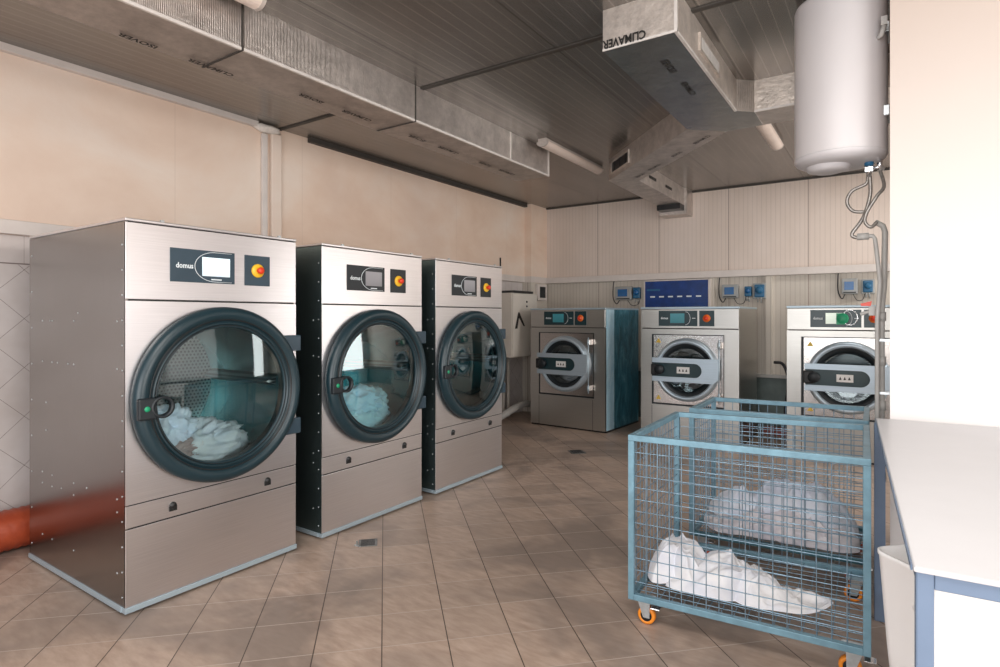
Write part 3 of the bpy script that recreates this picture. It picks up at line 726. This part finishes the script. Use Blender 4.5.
def blob(name, mat, label, cat, c, s, seed, rot=0, group=None):
    bm = bmesh.new(); bmesh.ops.create_icosphere(bm, subdivisions=5, radius=1); vs = []
    mt = Matrix.Rotation(rot, 3, 'Z')
    for v in bm.verts:
        p = v.co.copy(); q = p * 1.25 + Vector((seed, seed * 2, 0)); wv = Vector((noise.noise(q), noise.noise(q + Vector((3, 3, 3))), noise.noise(q + Vector((7, 1, 3))))) * .8
        k = .72 + .36 * (1 - 2 * abs(noise.noise(q * 1.2 + wv))) + .22 * (1 - 2 * abs(noise.noise(q * 2.6 + wv * 2))) + .06 * noise.noise(q * 6)
        z = p.z * k; z = max(z, -.75)
        u = mt @ Vector((p.x * k * s[0], p.y * k * s[1], z * s[2])); vs.append(u)
    mb = MB(); mb.add(vs, [[q.index for q in f.verts] for f in bm.faces], None, True); bm.free()
    o = mb.build(name, mat); o.location = c; return tag(o, label, cat, group)
# in dryer 1 (glass centre y 1.733, z .965) the drum floor is at z .565
cxa, cya = X_D, 1.252 + DW / 2
blob('sheet', 'cloth', 'bundled white sheet lying lowest behind the nearest dryer glass', 'laundry', (cxa - .20, cya - .02, .675), (.15, .235, .125), 1.3)
blob('sheet', 'cloth_blue', 'bluish grey sheet piled at the left inside the nearest dryer', 'laundry', (cxa - .20, cya - .20, .775), (.13, .14, .12), 4.1)
blob('towel', 'cloth_pink', 'dull pink towel tucked beneath the sheets in the nearest dryer', 'laundry', (cxa - .085, cya - .155, .695), (.05, .10, .05), 7.7)
cyb = 2.351 + DW / 2
blob('sheet', 'cloth_blue', 'wrinkled bluish sheet heaped on top in the middle dryer', 'laundry', (cxa - .20, cyb - .09, .76), (.14, .25, .12), 2.2)
blob('sheet', 'cloth', 'bunched white sheet at the bottom of the middle dryer glass', 'laundry', (cxa - .15, cyb - .06, .66), (.11, .20, .11), 5.9)
blob('towel', 'cloth_mauve', 'mauve striped towel at the right of the pile in the middle dryer', 'laundry', (cxa - .22, cyb + .14, .71), (.12, .13, .13), 8.8)
for i, (x, rz) in enumerate(((-3.805 + .515, 0), (-2.335 + .515, 0), (-.845 + .515, 0))):
    blob('towel', ['cloth_mauve', 'cloth_pink', 'cloth_mauve'][i], ['dim towel inside the drum of the left washer', 'dim brownish towel inside the drum of the middle washer', 'dim towel inside the drum of the right washer'][i], 'laundry', (x, YW + .30, .60), (.17, .14, .12), 3.3 + i)

# ------------------------------------------------------------------ trolleys
def make_trolley(label, Wd, Dp, Ht=.84, zb=.115, solid=False, shear=0, flare=0):
    r = empty('laundry_trolley', label, 'trolley', (0, 0, 0), 0, 'blue-grey wire mesh laundry trolleys'); t = .026
    for x in (0, Wd - t):
        for y in (0, Dp - t): MB().box(x, x + t, y, y + t, zb, Ht - t).build('post', 'trolley', r, .002)
    for z, nm in ((zb, 'bottom_rail'), (Ht - t, 'top_rail')):
        for y in (0, Dp - t): MB().box(t if nm == 'bottom_rail' else 0, Wd - t if nm == 'bottom_rail' else Wd, y, y + t, z, z + t).build(nm, 'trolley' if (nm == 'top_rail' or not solid) else 'trolley_dark', r, .002)
        for x in (0, Wd - t): MB().box(x, x + t, t, Dp - t, z, z + t).build(nm, 'trolley', r, .002)
    P = .0505; wr = .0021
    def grid(fn, La, Lb, name):
        g = MB(); na = round(La / P); nb = round(Lb / P)
        for i in range(1, na): a = La * i / na; g.tube([fn(a, 0, 0), fn(a, Lb, 0)], wr, 6, None, False)
        for i in range(1, nb): b = Lb * i / nb; g.tube([fn(0, b, wr * 1.8), fn(La, b, wr * 1.8)], wr, 6, None, False)
        return g.build(name, 'wire', r)
    h0, h1 = zb + t, Ht - t; m_ = t / 2
    grid(lambda a, b, c: (t + a, m_ + c, h0 + b), Wd - 2 * t, h1 - h0, 'mesh_panel')
    grid(lambda a, b, c: (t + a, Dp - m_ - c, h0 + b), Wd - 2 * t, h1 - h0, 'mesh_panel')
    grid(lambda a, b, c: (m_ + c, t + a, h0 + b), Dp - 2 * t, h1 - h0, 'mesh_panel')
    grid(lambda a, b, c: (Wd - m_ - c, t + a, h0 + b), Dp - 2 * t, h1 - h0, 'mesh_panel')
    grid(lambda a, b, c: (t + a, t + b, zb + .013 + c), Wd - 2 * t, Dp - 2 * t, 'mesh_floor')
    for (x, y, s) in ((.055, .055, 1), (Wd - .055, .055, -1), (.055, Dp - .055, 1), (Wd - .055, Dp - .055, -1)):
        c = MB().box(x - .042, x + .042, y - .035, y + .035, zb - .006, zb).build('caster', 'galv', r, .001)
        f = MB()
        for e in (-.018, .015): f.prism([(x - .026, zb - .008), (x + .030, zb - .008), (x + .012 * s + .016, .032), (x + .012 * s - .012, .032)], y + e, y + e + .003, None, lambda a, b, h: (a, h, b))
        f.box(x - .026, x + .030, y - .018, y + .018, zb - .012, zb - .0065)
        f.build('fork', 'galv', c)
        MB().lathe([(.024, -.013), (.034, -.013), (.039, -.008), (.039, .008), (.034, .013), (.024, .013)], 32, (x + .012 * s, y, .0395), 'y', None, False, True).build('wheel', 'wheel' if not solid else 'red_ring', c)
        MB().lathe([(0, -.0135), (.0245, -.0135), (.0245, .0135), (0, .0135)], 24, (x + .012 * s, y, .0395), 'y').build('wheel_hub', 'slate_dark', c)
        if y < .1: MB().box(x + .032, x + .072, y - .02, y + .02, .075, .081).build('brake_pedal', 'chrome', c, .002)
    if shear or flare:
        def warp(o):
            if o.type == 'MESH':
                for v in o.data.vertices:
                    x, y = v.co.x, v.co.y; v.co.x = x + shear * y; v.co.y = y * (1 + flare * x)
            for ch in o.children: warp(ch)
        warp(r)
    return r
T1 = ((-.962, 2.454), radians(4.2)); T2 = ((-.955, 3.372), radians(4.5))
tr1 = make_trolley('front blue-grey wire mesh trolley on orange casters holding a white sheet', .908, .755, shear=.045, flare=.08)
tr1.location = (*T1[0], 0); tr1.rotation_euler = (0, 0, T1[1])
tr2 = make_trolley('rear wire mesh trolley behind the front one, heaped with bluish laundry', .87, .56, .84, .115, True, .06)
tr2.location = (*T2[0], 0); tr2.rotation_euler = (0, 0, T2[1])
zb = .137
def prof(*st):
    """height along the trolley from (position, height) stops"""
    def f(x):
        if x <= st[0][0]: return st[0][1]
        for (a, h), (b, k) in zip(st, st[1:]):
            if x <= b: t = (x - a) / (b - a); return h + (k - h) * (t * t * (3 - 2 * t) * .5 + t * .5)
        return st[-1][1]
    return f
crumple('sheet', 'cloth', 'white sheet crumpled along the front of the nearer wire trolley', 'laundry', T1, [(.13, .13), (.30, .115), (.42, .15), (.56, .13), (.72, .20), (.79, .33), (.70, .37), (.58, .34), (.44, .46), (.30, .44), (.20, .36)], zb, prof((.2, .10), (.30, .16), (.38, .16), (.43, .10), (.52, .085), (.62, .05), (.76, .02)), 3.3, amp=.055, freq=4.8)
crumple('pillowcase', 'cloth', 'white pillowcase bunched up at the left end of the nearer wire trolley', 'laundry', T1, [(.035, .19), (.07, .14), (.16, .19), (.26, .13), (.33, .17), (.30, .30), (.24, .44), (.12, .47), (.04, .36)], zb, prof((.04, .12), (.10, .19), (.2, .17), (.30, .09)), 6.1, amp=.055, freq=5)
crumple('duvet_cover', 'cloth_mauve', 'mauve grey duvet cover spread at the bottom of the rear trolley heap', 'laundry', T2, [(.05, .16), (.12, .05), (.45, .045), (.75, .045), (.83, .08), (.835, .40), (.60, .50), (.3, .50), (.06, .42)], .139, prof((.05, .07), (.3, .14), (.6, .14), (.84, .10)), 12.4, amp=.07, freq=5.6)
crumple('sheet', 'cloth_blue', 'large bluish white sheet on top of the heap in the rear trolley', 'laundry', T2, [(.05, .30), (.14, .16), (.32, .14), (.5, .10), (.70, .12), (.83, .20), (.82, .45), (.70, .51), (.40, .52), (.20, .50), (.08, .42)], .19, prof((.06, .06), (.24, .15), (.30, .13), (.40, .235), (.64, .245), (.74, .17), (.83, .07)), 9.2, amp=.085, freq=4.6)

# ------------------------------------------------------------------ white table and tub at the right
TA = atan2(.053 + .036, 1.844)
tb = empty('work_table', 'white-topped work table with blue-grey tube frame against the cream pillar', 'table', (.036, 1.316, 0), TA)
TWd, TL, TH, tt = 1.5, 1.845, .90, .028
MB().box(0, TWd, 0, TL, TH - .010, TH).build('tabletop', 'table_top', tb, .003)
MB().box(-.003, .0, .02, TL, TH - .014, TH - .003).build('edge_strip', 'table_frame', tb)
for x in (.004, TWd - tt - .004):
    MB().box(x, x + tt, .008, .008 + tt, .0, TH - .011).build('leg', 'table_frame', tb, .003)
    MB().box(x - .012, x + .030, TL - .055, TL - .008, .0, TH - .016).build('leg', 'table_frame', tb, .003)
for y in (.008, TL - tt - .008): MB().box(.004 + tt, TWd - tt - .004, y, y + tt, TH - .011 - tt, TH - .011).build('rail', 'table_frame', tb, .002)
for x in (.004, TWd - tt - .004): MB().box(x, x + tt, tt + .008, TL - .056, TH - .031, TH - .011).build('rail', 'table_frame', tb, .002)
MB().box(.004 + tt, TWd - tt - .004, .024, .034, .0, TH - .011 - tt).build('front_panel', 'table_panel', tb)
# tapered tub
tub = empty('laundry_tub', 'white plastic laundry tub standing below the left edge of the work table', 'tub', (.305, 2.275, 0), radians(45))
def rrect(h, rad_, n=6):
    out = []
    for (sx, sy, a0) in ((1, 1, 0), (-1, 1, 90), (-1, -1, 180), (1, -1, 270)):
        for k in range(n + 1):
            a = radians(a0 + 90 * k / n); out.append((sx * (h - rad_) + rad_ * cos(a), sy * (h - rad_) + rad_ * sin(a)))
    return out
levels = [(.215, 0), (.235, .30), (.250, .585), (.253, .59), (.253, .602), (.246, .602), (.230, .30), (.208, .015)]
mb = MB(); V = []; n = len(rrect(.2, .04))
for h, z in levels: V += [(x, y, z) for x, y in rrect(h, .045)]
F = []
for i in range(len(levels) - 1):
    for k in range(n): F.append((i * n + k, i * n + (k + 1) % n, (i + 1) * n + (k + 1) % n, (i + 1) * n + k))
F += [tuple(range(n))[::-1], tuple(range((len(levels) - 1) * n, len(levels) * n))]
mb.add(V, F, None, True); mb.build('tub_body', 'tub', tub)
for s in (-1, 1): MB().tube([(s * .256, -.07, .50), (s * .285, -.06, .50), (s * .285, .06, .50), (s * .256, .07, .50)], .008, 8).build('tub_handle', 'tub', tub)

# ------------------------------------------------------------------ water heater and plumbing
hx, hy, hr = -.213, 3.42, .205
HB = 2.125; HT = 2.955 - HB
wh = empty('water_heater', 'white cylindrical electric water heater hung high on the pillar side', 'water heater', (hx, hy, HB))
MB().lathe([(.201, .03), (hr, .045), (hr, HT - .03), (hr - .006, HT - .012), (hr - .03, HT), (.0, HT)], 72).build('tank', 'heater', wh)
MB().lathe([(0, .0), (.11, .0), (.165, .004), (.196, .020), (.2055, .034), (.2055, .044), (.200, .050)], 72).build('bottom_cap', 'heater_cap', wh)
MB().lathe([(0, -.030), (.06, -.028), (.092, -.018), (.104, .002)], 48, (-.05, -.01, 0)).build('thermostat_cover', 'heater_cap', wh)
for z in (.20, .60): MB().box(.185, .212, -.08, .08, z, z + .05).build('wall_bracket', 'galv', wh, .003)
MB().tube([(.155, -.10, .56), (.180, -.15, .56), (.190, -.15, .60)], .011, 8).box(.178, .203, -.165, -.135, .60, .64).build('side_valve', 'pvc', wh)
def P(px, py, Y=3.42):
    t = (px - 500) / 583; ca, sa = cos(YAW), sin(YAW); d = Y / (ca + sa * t); return (d * (t * ca - sa), Y, HC + (317 - py) / 583 * d)
bx, by = P(869, 170)[0], hy
MB().tube([(bx - hx, 0, .02), (bx - hx, 0, -.07)], .012, 12).box(bx - hx - .016, bx - hx + .016, -.016, .016, -.045, -.025).build('inlet_fitting', 'chrome', wh)
MB().tube([(bx - hx, 0, .015), (bx - hx, 0, -.016)], .020, 12).build('inlet_ring', 'pump_blue', wh)
MB().tube([(bx - hx + .045, 0, .02), (bx - hx + .045, 0, -.045)], .011, 12).build('outlet_fitting', 'chrome', wh)
MB().tube([(bx - hx, 0, -.035), (bx - hx + .04, 0, -.027), (bx - hx + .065, 0, -.04)], .009, 10).build('safety_valve', 'chrome', wh)
tag(MB().tube(spline([P(868, 176), P(866, 184), P(852, 191), P(847, 202), P(853, 211), P(866, 212)], 10), .008, 8).build('flexible_hose', 'hose'), 'braided hose curling left in a wide loop beneath the water heater', 'hose')
tag(MB().tube(spline([P(870, 176, 3.39), P(870, 196, 3.39), P(863, 218, 3.39), P(852, 234, 3.39), P(857, 238, 3.39)], 10), .0085, 8).build('flexible_hose', 'hose'), 'braided hose dropping straight from the heater to the grey pipe elbow', 'hose')
tag(MB().tube(spline([(bx + .045, hy, HB - .04), P(884, 186, 3.38), P(877, 196, 3.36), P(867, 212, 3.36), P(865, 222, 3.36), P(871, 227, 3.36), P(877, 222, 3.37)], 10), .008, 8).build('flexible_hose', 'hose'), 'short bent hose between the two grey pipes beside the pillar', 'hose')
pp = empty('water_pipe', 'thin grey pipe with elbow running down from the hose end beside the pillar', 'pipe', (P(882, 400, 3.39)[0] - .02, 3.39, 0))
o_ = Vector(pp.location); q_ = lambda *a: tuple(Vector(P(*a)) - o_)
MB().tube([q_(862, 236, 3.39), q_(873, 236, 3.39), q_(875, 239, 3.39), q_(876, 246, 3.39), q_(880, 282, 3.39), (0, 0, 1.35), (0, 0, 0)], .010, 10).build('pipe_run', 'pvc', pp)
MB().tube([q_(857, 237, 3.39), q_(869, 236, 3.39)], .017, 12).build('coupling', 'pvc', pp)
pq = empty('water_pipe', 'thicker grey pipe rising from the floor along the pillar edge', 'pipe', (-.034, 3.44, 0))
o_ = Vector(pq.location); q_ = lambda *a: tuple(Vector(P(*a)) - o_)
MB().tube([(0, 0, 0), (0, 0, 1.40), q_(884, 285, 3.44), q_(885, 232, 3.44), q_(883, 226, 3.44), q_(875, 222, 3.44)], .013, 12).build('pipe_run', 'pvc', pq)
for z in (.55, .90, 1.12, 1.34): MB().tube([(0, 0, z), (0, 0, z + .045)], .019, 12).build('coupling', 'pvc', pq)
for z in (.98, 1.24): MB().box(-.024, .033, -.018, .018, z, z + .012).build('clamp', 'galv', pq)
tp = empty('water_tap', 'grey tap with small red lever beside the right washer display', 'tap', (-.075, 3.46, 1.385))
MB().tube([(.030, -.01, 0), (-.02, 0, 0), (-.05, 0, -.012)], .009, 10).box(-.014, .014, -.014, .014, -.018, .03).build('tap_body', 'pvc', tp, .002)
MB().add([(-.05, 0, .042), (-.045, 0, .03), (-.005, .0, .03), (.0, 0, .055), (-.05, .01, .042), (-.045, .01, .03), (-.005, .01, .03), (0, .01, .055)], [(0, 1, 2, 3), (4, 7, 6, 5), (0, 3, 7, 4), (0, 4, 5, 1), (1, 5, 6, 2), (2, 6, 7, 3)]).build('lever', 'red', tp)

# ------------------------------------------------------------------ wall units on the back wall
def px_back(px, py, y=YB):
    t = (px - 500) / 583; ca, sa = cos(YAW), sin(YAW); d = y / (ca + sa * t); return d * (t * ca - sa), HC + (317 - py) / 583 * d
def rect_back(x0, y0, x1, y1, Y=YB):
    a = px_back(x0, y0, Y); b = px_back(x1, y1, Y); return a[0], b[0], min(a[1], b[1]), max(a[1], b[1])
YS = YB + .02
def controller(px, label, frame='grey_plastic'):
    x0, x1, z0, z1 = rect_back(*px); r = empty('dosing_controller', label, 'controller', ((x0 + x1) / 2, YS, z0), 0, 'dosing controllers')
    w_ = (x1 - x0) / 2; h_ = z1 - z0
    MB().box(-w_, w_, -.09, 0, 0, h_).build('housing', frame, r, .008)
    MB().box(-w_ * .66, w_ * .52, -.094, -.0895, h_ * .26, h_ * .80).build('display', 'lcd_blue', r)
    MB().box(-w_ * .8, w_ * .8, -.092, -.0895, h_ * .06, h_ * .14).build('button_row', 'black', r)
    MB().tube(spline([(-w_ * .6, -.04, 0), (-w_ * 1.0, -.04, -.05), (-w_ * 1.5, -.02, .04), (-w_ * 1.5, -.01, .22), (-w_ * 1.3, -.01, .30)]), .006, 6).build('cable', 'cable', r)
    MB().tube(spline([(w_ * .4, -.04, 0), (w_ * .9, -.04, -.07), (w_ * 1.6, -.02, -.06), (w_ * 1.9, -.02, .03)]), .004, 6).build('cable', 'cable', r)
    return r
controller((617, 287, 633, 300), 'grey box with blue display on the wall above the left washer')
controller((723, 285, 739, 298), 'grey box with blue display just right of the royal blue panel')
controller((842, 279, 858, 294), 'grey box with blue display above the right washer')
def pump(px, label, cover=False):
    x0, x1, z0, z1 = rect_back(*px); w_ = (x1 - x0) / 2; h_ = z1 - z0
    r = empty('dosing_pump', label, 'pump', ((x0 + x1) / 2, YS, z0), 0, 'dosing pumps')
    MB().box(-w_, w_, -.07, 0, h_ * .05, h_ * .95).build('housing', 'pump_blue', r, .012)
    MB().lathe([(0, -.10), (w_ * .55, -.10), (w_ * .75, -.085), (w_ * .75, -.07)], 24, (0, 0, h_ * .55), 'y').build('pump_head', 'lcd_blue' if not cover else 'pump_blue', r)
    MB().tube([(w_ * .3, -.05, h_ * .05), (w_ * .35, -.05, -.06)], .008, 8).tube([(-w_ * .3, -.05, h_ * .05), (-w_ * .35, -.05, -.05)], .008, 8).build('connector', 'grey_plastic', r)
    if cover: MB().box(-w_ * 1.35, w_ * 1.35, -.055, 0, -.01, h_ * 1.05).build('back_plate', 'grey_plastic', r, .01)
    return r
pump((634, 287, 641, 299), 'small blue pump above the right edge of the left washer')
pump((745, 286, 752, 297), 'small blue pump between the two boxes near the middle washer')
pump((755, 284, 765, 298), 'blue pump on a grey backplate beside the wall post', True)
pump((863, 280, 873, 293), 'round blue pump above the right washer, nearest the pipe', True)
x0, x1, z0, z1 = rect_back(647, 282, 710, 309)
bp = empty('wall_panel', 'royal blue dosing station panel with a row of white marks', 'panel', ((x0 + x1) / 2, YS, z0)); w_ = (x1 - x0) / 2; h_ = z1 - z0
MB().box(-w_, w_, -.10, 0, 0, h_).build('housing', 'blue_panel', bp, .006)
MB().box(-w_ - .012, -w_ + .002, -.103, 0, -.01, h_ + .012).box(-w_ - .012, w_ + .012, -.103, 0, h_, h_ + .015).box(w_ - .002, w_ + .02, -.103, 0, -.01, h_ + .012).build('edge_frame', 'trim_white', bp)
for k in range(6): MB().box(-w_ * .75 + k * w_ * .29 - .03, -w_ * .75 + k * w_ * .29 + .035, -.102, -.1005, h_ * .42, h_ * .47).build('white_mark', 'white_print', bp)
MB().box(-w_ * .93, -w_ * .5, -.102, -.1005, h_ * .66, h_ * .72).build('lettering', 'pump_blue', bp)
# hoses behind washers
tag(MB().tube(spline([(-1.02, 7.45, 0.02), (-1.0, 7.45, .35), (-.98, 7.5, .62), (-1.05, 7.58, .80), (-1.15, 7.6, .82)]), .018, 8).build('drain_hose', 'cable'), 'dark hose hanging at the wall between the middle and right washers', 'hose')
tag(MB().box(-1.22, -.90, 7.30, 7.40, 0, .09).build('red_bar', 'red_hose', bevel=.01), 'dull red bar lying on the floor between the middle and right washers', 'bar')

# ------------------------------------------------------------------ electrical cabinet and things near the far left corner
ec = empty('electrical_cabinet', 'cream metal cabinet with a black arrow mark beyond the farthest dryer', 'cabinet', (XL + .04, 6.25, .84))
MB().box(0, .38, 0, .62, 0, .83).build('cabinet_body', 'enamel_box', ec, .006)
dd = MB().box(.38, .394, .008, .612, .01, .82).build('door', 'enamel_box', ec, .004)
MB().add([(.3952, .05, .37), (.3952, .13, .58), (.3952, .16, .58), (.3952, .30, .40), (.3952, .26, .40), (.3952, .15, .51), (.3952, .11, .37)], [(0, 1, 2, 5, 6), (2, 3, 4, 5)]).build('arrow_mark', 'black_print', dd)
for z in (.66, .72): MB().lathe([(0, .012), (.011, .011), (.013, 0)], 12, (.394, .34, z), 'x').build('lock', 'black', dd)
MB().box(.02, .40, .02, .5, .831, .86).build('cable_entry', 'black', ec)
sw = empty('junction_box', 'small cream junction box high on the corner column by the cabinet', 'junction box', (XL + .15, 7.30, 1.60))
MB().box(0, .05, 0, .26, 0, .24).build('box', 'trim_white', sw, .006)
MB().box(.05, .054, .05, .21, .04, .20).build('window', 'slate_dark', sw)
for k in range(3):
    tag(MB().tube([(XL + .08, 6.45 + .12 * k, .84), (XL + .08, 6.45 + .12 * k, .10), (XL + .09, 6.44 + .12 * k, .0)], .022, 10).build('conduit', 'enamel_box'), ['cream conduit under the cabinet, nearest the dryers', 'cream conduit in the middle of three under the cabinet', 'cream conduit under the cabinet, nearest the corner'][k], 'conduit')
tag(MB().tube(spline([(XL + .30, 5.2, .045), (XL + .32, 5.9, .06), (XL + .36, 6.6, .20), (XL + .30, 7.1, .12)]), .045, 12).build('drain_pipe', 'pvc'), 'grey drain pipe along the floor below the cream cabinet', 'pipe')
tag(MB().tube([(XL + .20, 4.9, 2.15), (XL + .20, 4.9, 2.15)], .001, 3).build('x', 'pvc'), 'x', 'x') if False else None
tag(MB().tube([(XL + .045, 6.55, 1.98), (XL + .045, 6.55, 2.16)], .010, 8).build('wall_hook', 'black'), 'thin dark rod on the peach wall above the cabinet', 'rod')
# orange pipe on the floor by the tile wall
pts = [(XL + .16, y, .125) for y in (-1.6, -.8, 0, .6, 1.2, 1.26, 1.6, 2.2)]
prof = []
tb_ = MB(); P = []; R_ = []
y = -1.6
while y < 2.2: P.append((XL + .155, y, .122)); R_.append(.118 if int(round((y + 1.6) / .02)) % 2 else .112); y += .02
tb_.tube(P, R_, 24); tag(tb_.build('drain_duct', 'pipe'), 'orange-red ribbed pipe lying on the floor against the diamond tiles', 'pipe')
# floor drains
def drain(x, y, s, label, rz):
    r = empty('floor_drain', label, 'drain', (x, y, 0), rz)
    MB().box(-s, s, -s, s, 0, .004).build('drain_plate', 'drain', r, .001)
    g = MB()
    for k in range(7): g.box(-s * .75, s * .75, -s * .78 + k * s * .26 - .003, -s * .78 + k * s * .26 + .003, .0042, .0052)
    g.build('slots', 'black', r); return r
def floor_pt(px, py):
    d = 583 * HC / (py - 317); lat = (px - 500) / 583 * d; return lat * cos(YAW) - d * sin(YAW), lat * sin(YAW) + d * cos(YAW)
drain(*floor_pt(368, 543), .055, 'small metal floor drain in the tiles before the middle dryer', radians(45))
drain(*floor_pt(577, 452), .075, 'dark round-looking drain cover in the floor before the left washer', radians(45))
tag(MB().box(-.004, .004, -.004, .004, 0, .03).box(-.02, .03, -.006, .006, 0, .004).build('bolt', 'galv', loc=(*floor_pt(357, 546), 0)), 'small metal bolt standing beside the nearer floor drain', 'bolt')

# ------------------------------------------------------------------ light
def area(loc, rot, sx, sy, power, col, name):
    l = bpy.data.lights.new(name, 'AREA'); l.shape = 'RECTANGLE'; l.size = sx; l.size_y = sy; l.energy = power; l.color = col
    o = bpy.data.objects.new(name, l); C.objects.link(o); o.location = loc; o.rotation_euler = rot; return o
area((.6, -3.0, 1.45), (radians(90), 0, 0), 5.2, 2.5, 215, (1, .965, .94), 'entrance_daylight')
area((3.3, 1.0, 1.7), (radians(90), 0, radians(90)), 3.4, 1.6, 120, (1, .95, .90), 'window_daylight')
area((3.2, 5.9, 1.7), (radians(90), 0, radians(90)), 2.6, 2.2, 115, (1, .97, .94), 'rear_side_fill')  # added fill brightening the back room; the wall is closed here
area((-.4, .2, 2.93), (0, 0, 0), 2.2, 1.6, 75, (1, .96, .92), 'overhead_fill')  # added overhead fill for floor and table; the ceiling has no opening
area((-.2, 6.4, 2.93), (0, 0, 0), 1.2, .8, 16, (1, .96, .92), 'rear_overhead_fill')  # small added fill under the closed ceiling at the back
wd = bpy.data.worlds.new('daylight'); bpy.context.scene.world = wd; wd.use_nodes = True
bg = wd.node_tree.nodes['Background']; bg.inputs[0].default_value = (.80, .88, 1, 1); bg.inputs[1].default_value = .9
sc = bpy.context.scene
sc.view_settings.view_transform = 'Standard'; sc.view_settings.look = 'None'; sc.view_settings.exposure = 0; sc.view_settings.gamma = 1
sc.cycles.max_bounces = 8; sc.cycles.transparent_max_bounces = 12; sc.cycles.sample_clamp_indirect = 6
sc.cycles.use_denoising = True
